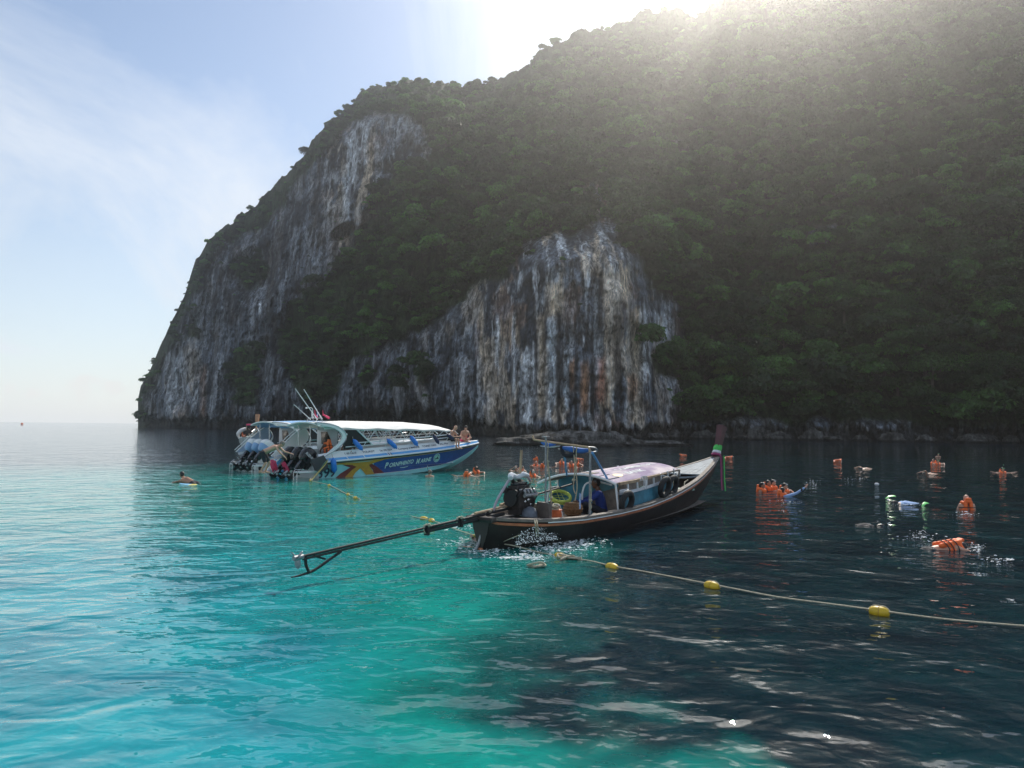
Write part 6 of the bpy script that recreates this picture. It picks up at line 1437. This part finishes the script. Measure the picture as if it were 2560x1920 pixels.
    q = MB(); q.smooth_tube([at_z(1248, 1360, .05), lp_w(1270, 1349, -.55), lp_w(1300, 1337, -.86)], .008, 5, 4); o = q.build('mooring_loop', P_ROPE, None); tag(o, 'thin taut cord slanting up the dark hull near the stern', 'rope')
    q = MB()
    q.smooth_tube([local_w(815, 1150), local_w(806, 1165), at_z(779, 1200, .05)], .022, 6, 5); o = q.build('mooring_loop', P_ROPEY, None); tag(o, 'yellow mooring rope slanting from the speedboat cleat over its number', 'rope')
def lp_w(px, py, y):
    p = local_of(px, py, LO, LAZ, y=y); a = R(LAZ); return Vector((LO[0] + math.sin(a) * p.x - math.cos(a) * p.y, LO[1] + math.cos(a) * p.x + math.sin(a) * p.y, p.z))
def local_w(px, py, y=-1.6):
    p = local_of(px, py, SB_O, SB_AZ, y=y); a = R(SB_AZ); return Vector((SB_O[0] + math.sin(a) * p.x - math.cos(a) * p.y, SB_O[1] + math.cos(a) * p.x + math.sin(a) * p.y, p.z))
rope_line()
# far buoy
b = empty('marker_buoy', at_z(55, 1061, 0), 0, 'small orange marker buoy far out on the open sea at the left', 'buoy'); q = MB(); q.ball((0, 0, .25), .62, 14); q.build('buoy_body', P_VEST, b); q = MB(); q.cyl((0, 0, .6), (0, 0, 1.0), .05, 8); q.build('buoy_ring', P_WHITE, b)
# ------------------------------------------------------------------ swimmers
grp = 'snorkellers in orange life vests'
def swim(px, py, face, J, label, skin=P_SKIN, **k):
    sc = k.pop('scale', 1.0); z = k.pop('z', -.075 if abs(J['pelvis'][2]) < .2 else 0.0)
    o = make_person(J, label, skin, group=grp if k.get('vest') else None, **k); return put(o, px, py, face, z, sc)
swim(1074, 1191, 20, J_upright('under', up=.02), 'shirtless swimmer with a snorkel mask on the back of the head beside the speedboat hull', mask=P_LENSW, hair=P_HAIRG, snorkel=True)
swim(1167, 1191, 10, J_upright('wide', up=.04), 'grey-haired snorkeller in an orange vest seen from behind, off the speedboat bow', vest=True, hair=P_HAIRG)
swim(1190, 1184, 150, J_upright('bend', up=.08), 'snorkeller in an orange vest facing left beside the grey-haired one', skin=P_SKIN2, vest=True, mask=P_MATT)
swim(1290, 1178, 200, J_upright('mask'), 'swimmer with a pale hood beside the stick on the boat engine', hair=P_HAIRG, mask=P_LENSW, skin=P_SKIN)
swim(1304, 1178, 90, J_upright('bend'), 'orange-vested swimmer half behind the upright stick of the engine', vest=True)
swim(1331, 1192, 160, J_upright('paddle', up=.05), 'orange-vested snorkeller with a white mask just right of the boat engine', vest=True, mask=P_LENSW)
swim(1339, 1150, 330, J_upright('under', up=.02), 'orange-vested swimmer with black hair farthest back, left of the pole', vest=True, skin=P_SKIN2)
swim(1340, 1166, 190, J_upright('mask', up=.03), 'orange-vested swimmer holding the face with both arms, left of the pole', vest=True)
swim(1357, 1168, 20, J_upright('wide', up=.02), 'black-haired swimmer in a reddish vest touching the pole', vest=True, skin=P_SKIN2)
swim(1404, 1160, 175, J_upright('bend', up=.06), 'orange-vested swimmer facing the camera between the two poles', vest=True)
swim(1428, 1168, 170, J_upright('paddle', up=.10), 'orange-vested swimmer behind the hanging ropes, seen in front of a taller one', vest=True)
swim(1442, 1166, 200, J_upright('bend', up=.16), 'taller swimmer in a red and white vest behind the hanging ropes', vest=True, skin=P_SKIN2)
swim(1448, 1149, 260, J_prone(), 'orange-vested swimmer stretched out at the far end of the group behind the ropes', vest=True)
swim(1420, 1194, 160, J_upright('wide', up=.06), 'orange-vested swimmer behind the aft edge of the cabin roof', vest=True)
swim(1708, 1139, 270, J_prone('side'), 'orange vest of a swimmer floating face down left of the prow', vest=True)
swim(1822, 1144, 90, J_prone(), 'orange vest of a swimmer lying flat just right of the prow', vest=True)
swim(2094, 1152, 80, J_prone('side'), 'distant orange-vested swimmer lying flat, alone in the dark water right of the prow', vest=True)
swim(2345, 1142, 180, J_upright('under', up=.04), 'far swimmer with a green mask, directly behind the pair in vests', mask=P_LENSG, mask_up=True)
swim(2334, 1159, 250, J_upright('under', up=.05), 'orange-vested swimmer seen from the side, left one of the far pair', vest=True)
swim(2344, 1160, 180, J_upright('bend', up=.02), 'orange-vested swimmer with a green mask, right one of the far pair', vest=True, mask=P_LENSG, mask_up=True)
swim(2506, 1181, 180, J_upright('wide', up=.0), 'orange-vested snorkeller with arms spread wide and green mask near the right picture edge', vest=True, mask=P_LENSG, mask_up=True, snorkel=True)
J = J_prone(); J['elbow_l'] = (.2, .3, .22); J['wrist_l'] = (.55, .28, .12)
swim(2325, 1184, 300, J, 'swimmer without a vest stroking with one arm raised in the dark water', skin=P_SKIN2)
J = J_prone(); J['elbow_r'] = (.25, -.4, .16); J['wrist_r'] = (.6, -.42, .05)
swim(2165, 1171, 280, J, 'swimmer on the front making splashes, right of the prow', skin=P_SKIN2)
# selfie group
swim(1903, 1229, 120, J_upright('under', up=.06), 'leftmost of the selfie group, in an orange vest and blue top', skin=P_SKIN2, vest=True, mask=P_LENSW, mask_up=True)
swim(1919, 1227, 140, J_upright('under', up=.12), 'selfie group member with the orange vest riding highest, second from the left', skin=P_SKIN2, vest=True)
swim(1931, 1224, 130, J_upright('paddle', up=.10), 'selfie group member with a pale mask pushed up, third from the left', skin=P_SKIN, vest=True, mask=P_LENSW, mask_up=True)
swim(1960, 1231, 130, J_upright('bend', up=.06), 'selfie group member with white mask and bent elbows, fourth from the left', vest=True, mask=P_LENSW, mask_up=True)
J = J_upright('reach', up=.02); J.update(elbow_r=(.25, -.42, .12), wrist_r=(.48, -.60, .34), hand_r=(.5, -.4, .8))
sf = swim(1955, 1240, 60, J, 'front member of the selfie group in a light blue top with the arm stretched out', skin=P_SKIN, vest=True, shirt=P_LBLUEC)
# camera stick and splash
q = MB(); q.cap((0, 0, 0), (.0, .0, .05), .03, .03); o = q.build('camera', P_MATT, None); o.location = at_z(2004, 1226, .42); tag(o, 'small black camera held out by the front selfie taker', 'camera')
swim(2417, 1272, 10, J_upright('under', up=.14), 'snorkeller in a bright orange vest seen from behind, alone near the right side', vest=True, hair=None, scale=1.0)
bigp = swim(2372, 1372, 78, J_prone(), 'snorkeller floating face down in an orange vest, nearest the camera on the right', vest=True, mask=P_LENSG, z=-.01, shirt=None, shorts=P_DARKC)
J = J_prone('side'); swim(2262, 1256, 282, J, 'vestless snorkeller in a blue shirt with green fins, floating flat', skin=P_SKIN2, shirt=P_LBLUEC, snorkel=True, z=-.085)
def fin(px, py, label, rz):
    q = MB(); q.sheet([[(-.16, -.03, -.03), (-.16, .03, -.03)], [(0, -.05, .03), (0, .05, .03)], [(.2, -.07, .0), (.2, .07, .0)]], thick=.02); o = q.build('swim_fin', P_GREENP, None, bevel=.004); o.location = at_z(px, py, .05); o.rotation_euler = (R(15), R(-12), rz); tag(o, label, 'swim fin', 'bright green swim fins')
fin(2224, 1242, 'larger bright green swim fin breaking the surface', .1); fin(2311, 1260, 'small green swim fin tip right of the vestless snorkeller', .7)
J = J_prone('side'); swim(2168, 1312, 100, J, 'dark snorkeller just under the surface with only the snorkel tip showing', skin=P_SKIN3, snorkel=True, shirt=P_DARKC, z=-.10, mask=P_LENSW)
bo = empty('float', at_z(2192, 1212, .04), 0, 'small white round float alone in the dark water', 'float'); q = MB(); q.ball((0, 0, .02), (.10, .08, .07), 12); q.build('float_body', P_WHITEC, bo); q = MB(); q.torus((0, 0, .02), .09, .008, 14, 5); q.build('seam', P_GREY, bo)
# bodyboarder on the left
J = J_prone(); J.update(head=(.30, 0, .26), neck=(.16, 0, .14), chest=(-.02, 0, .08), face=(1, 0, -.1)); swim(466, 1207, 300, J, 'black-haired swimmer lying on a bodyboard in the open left part of the bay', skin=P_SKIN2, z=.05, shorts=P_DARKC)
bb = empty('bodyboard', at_z(472, 1211, -.01), R(-28), 'pale blue and yellow bodyboard under the swimmer on the left', 'bodyboard'); q = MB(); q.sheet([[(x, -w_, 0), (x, 0, .02), (x, w_, 0)] for x, w_ in ((-.45, .14), (-.25, .22), (.15, .24), (.38, .17), (.50, .06))], thick=.07); q.build('board_deck', simple('pale_blue_foam', (.22, .50, .78), .5), bb)
q = MB(); q.sheet([[(x, -w_, .005), (x, 0, .026), (x, w_, .005)] for x, w_ in ((.2, .22), (.38, .16), (.49, .06))], thick=.03); q.build('board_nose', simple('yellow_foam', (.75, .62, .12), .5), bb)
# swimmer at the speedboat's port ladder
swim(650, 1180, 60, J_upright('under', up=.0), 'swimmer resting in the water behind the bending man', skin=P_SKIN)
# ------------------------------------------------------------------ white water
def foam(name, spots, seed, n):
    r = np.random.RandomState(seed); V = []; F = []
    for (px, py, sx, sy, k) in spots:
        for _ in range(int(n * k)):
            a, b = r.normal(0, .5), r.normal(0, .5); p = at_z(px + a * sx, py + b * sy, .03)
            s = .006 + .022 * r.rand() ** 3; o_ = len(V); ang = r.rand() * 6.28; el = 1 + 1.6 * r.rand()
            ring = [(p.x + s * el * math.cos(t), p.y + s * math.sin(t + ang * .15) * .9, p.z + r.uniform(-.01, .012)) for t in np.linspace(0, 2 * math.pi, 7)[:-1]]
            V += ring + [(p.x, p.y, p.z + s * .5)]; F += [(o_ + i, o_ + (i + 1) % 6, o_ + 6) for i in range(6)]
    me = bpy.data.meshes.new(name); me.from_pydata(V, [], F); o = link(name, me, simple('white_foam', (.8, .84, .84), .6, var=.05)); tag(o, kind='stuff')
foam('splash_foam', [(1215, 1106, 26, 3, .25), (1330, 1118, 60, 2, .2), (1320, 1392, 60, 8, 1.0), (1400, 1368, 90, 16, 1.6), (1440, 1352, 70, 14, 1.0), (1190, 1318, 60, 12, .6), (1165, 1358, 60, 14, .6), (1215, 1378, 60, 10, .7), (1250, 1362, 30, 10, .5), (1300, 1395, 80, 6, .5),
                     (2300, 1340, 40, 12, .35), (2440, 1368, 24, 10, .3), (2420, 1285, 40, 6, .2), (2140, 1196, 30, 4, .15), (1970, 1255, 40, 8, .15), (2030, 1206, 20, 8, .2), (2500, 1400, 40, 10, .25), (2270, 1262, 40, 3, .12)], 5, 190)
# sheet of water thrown against the stern quarter
r = np.random.RandomState(3); V = []; F = []
for _ in range(600):
    u = r.rand(); px = 1290 + 100 * u + r.normal(0, 4); top = 1345 - 28 * math.sin(min(u * 1.15, 1) * math.pi * .85) ; py = top + (1 - r.rand() ** 1.4) * (1362 - 14 * u - top)
    if r.rand() < .12: px += r.normal(0, 14); py += r.normal(0, 8)
    p = lp_w(px, py, -1.02 - .25 * r.rand() * u); s = .003 + .009 * r.rand() ** 3; o_ = len(V); V += [(p.x - s, p.y, p.z), (p.x, p.y - s * .5, p.z - s), (p.x + s, p.y, p.z), (p.x, p.y + s * .5, p.z + s * 1.3)]; F += [(o_, o_ + 1, o_ + 2), (o_, o_ + 2, o_ + 3), (o_, o_ + 3, o_ + 1), (o_ + 1, o_ + 3, o_ + 2)]
me = bpy.data.meshes.new('spray'); me.from_pydata(V, [], F); tag(link('spray', me, _mats['white_foam']), kind='stuff')
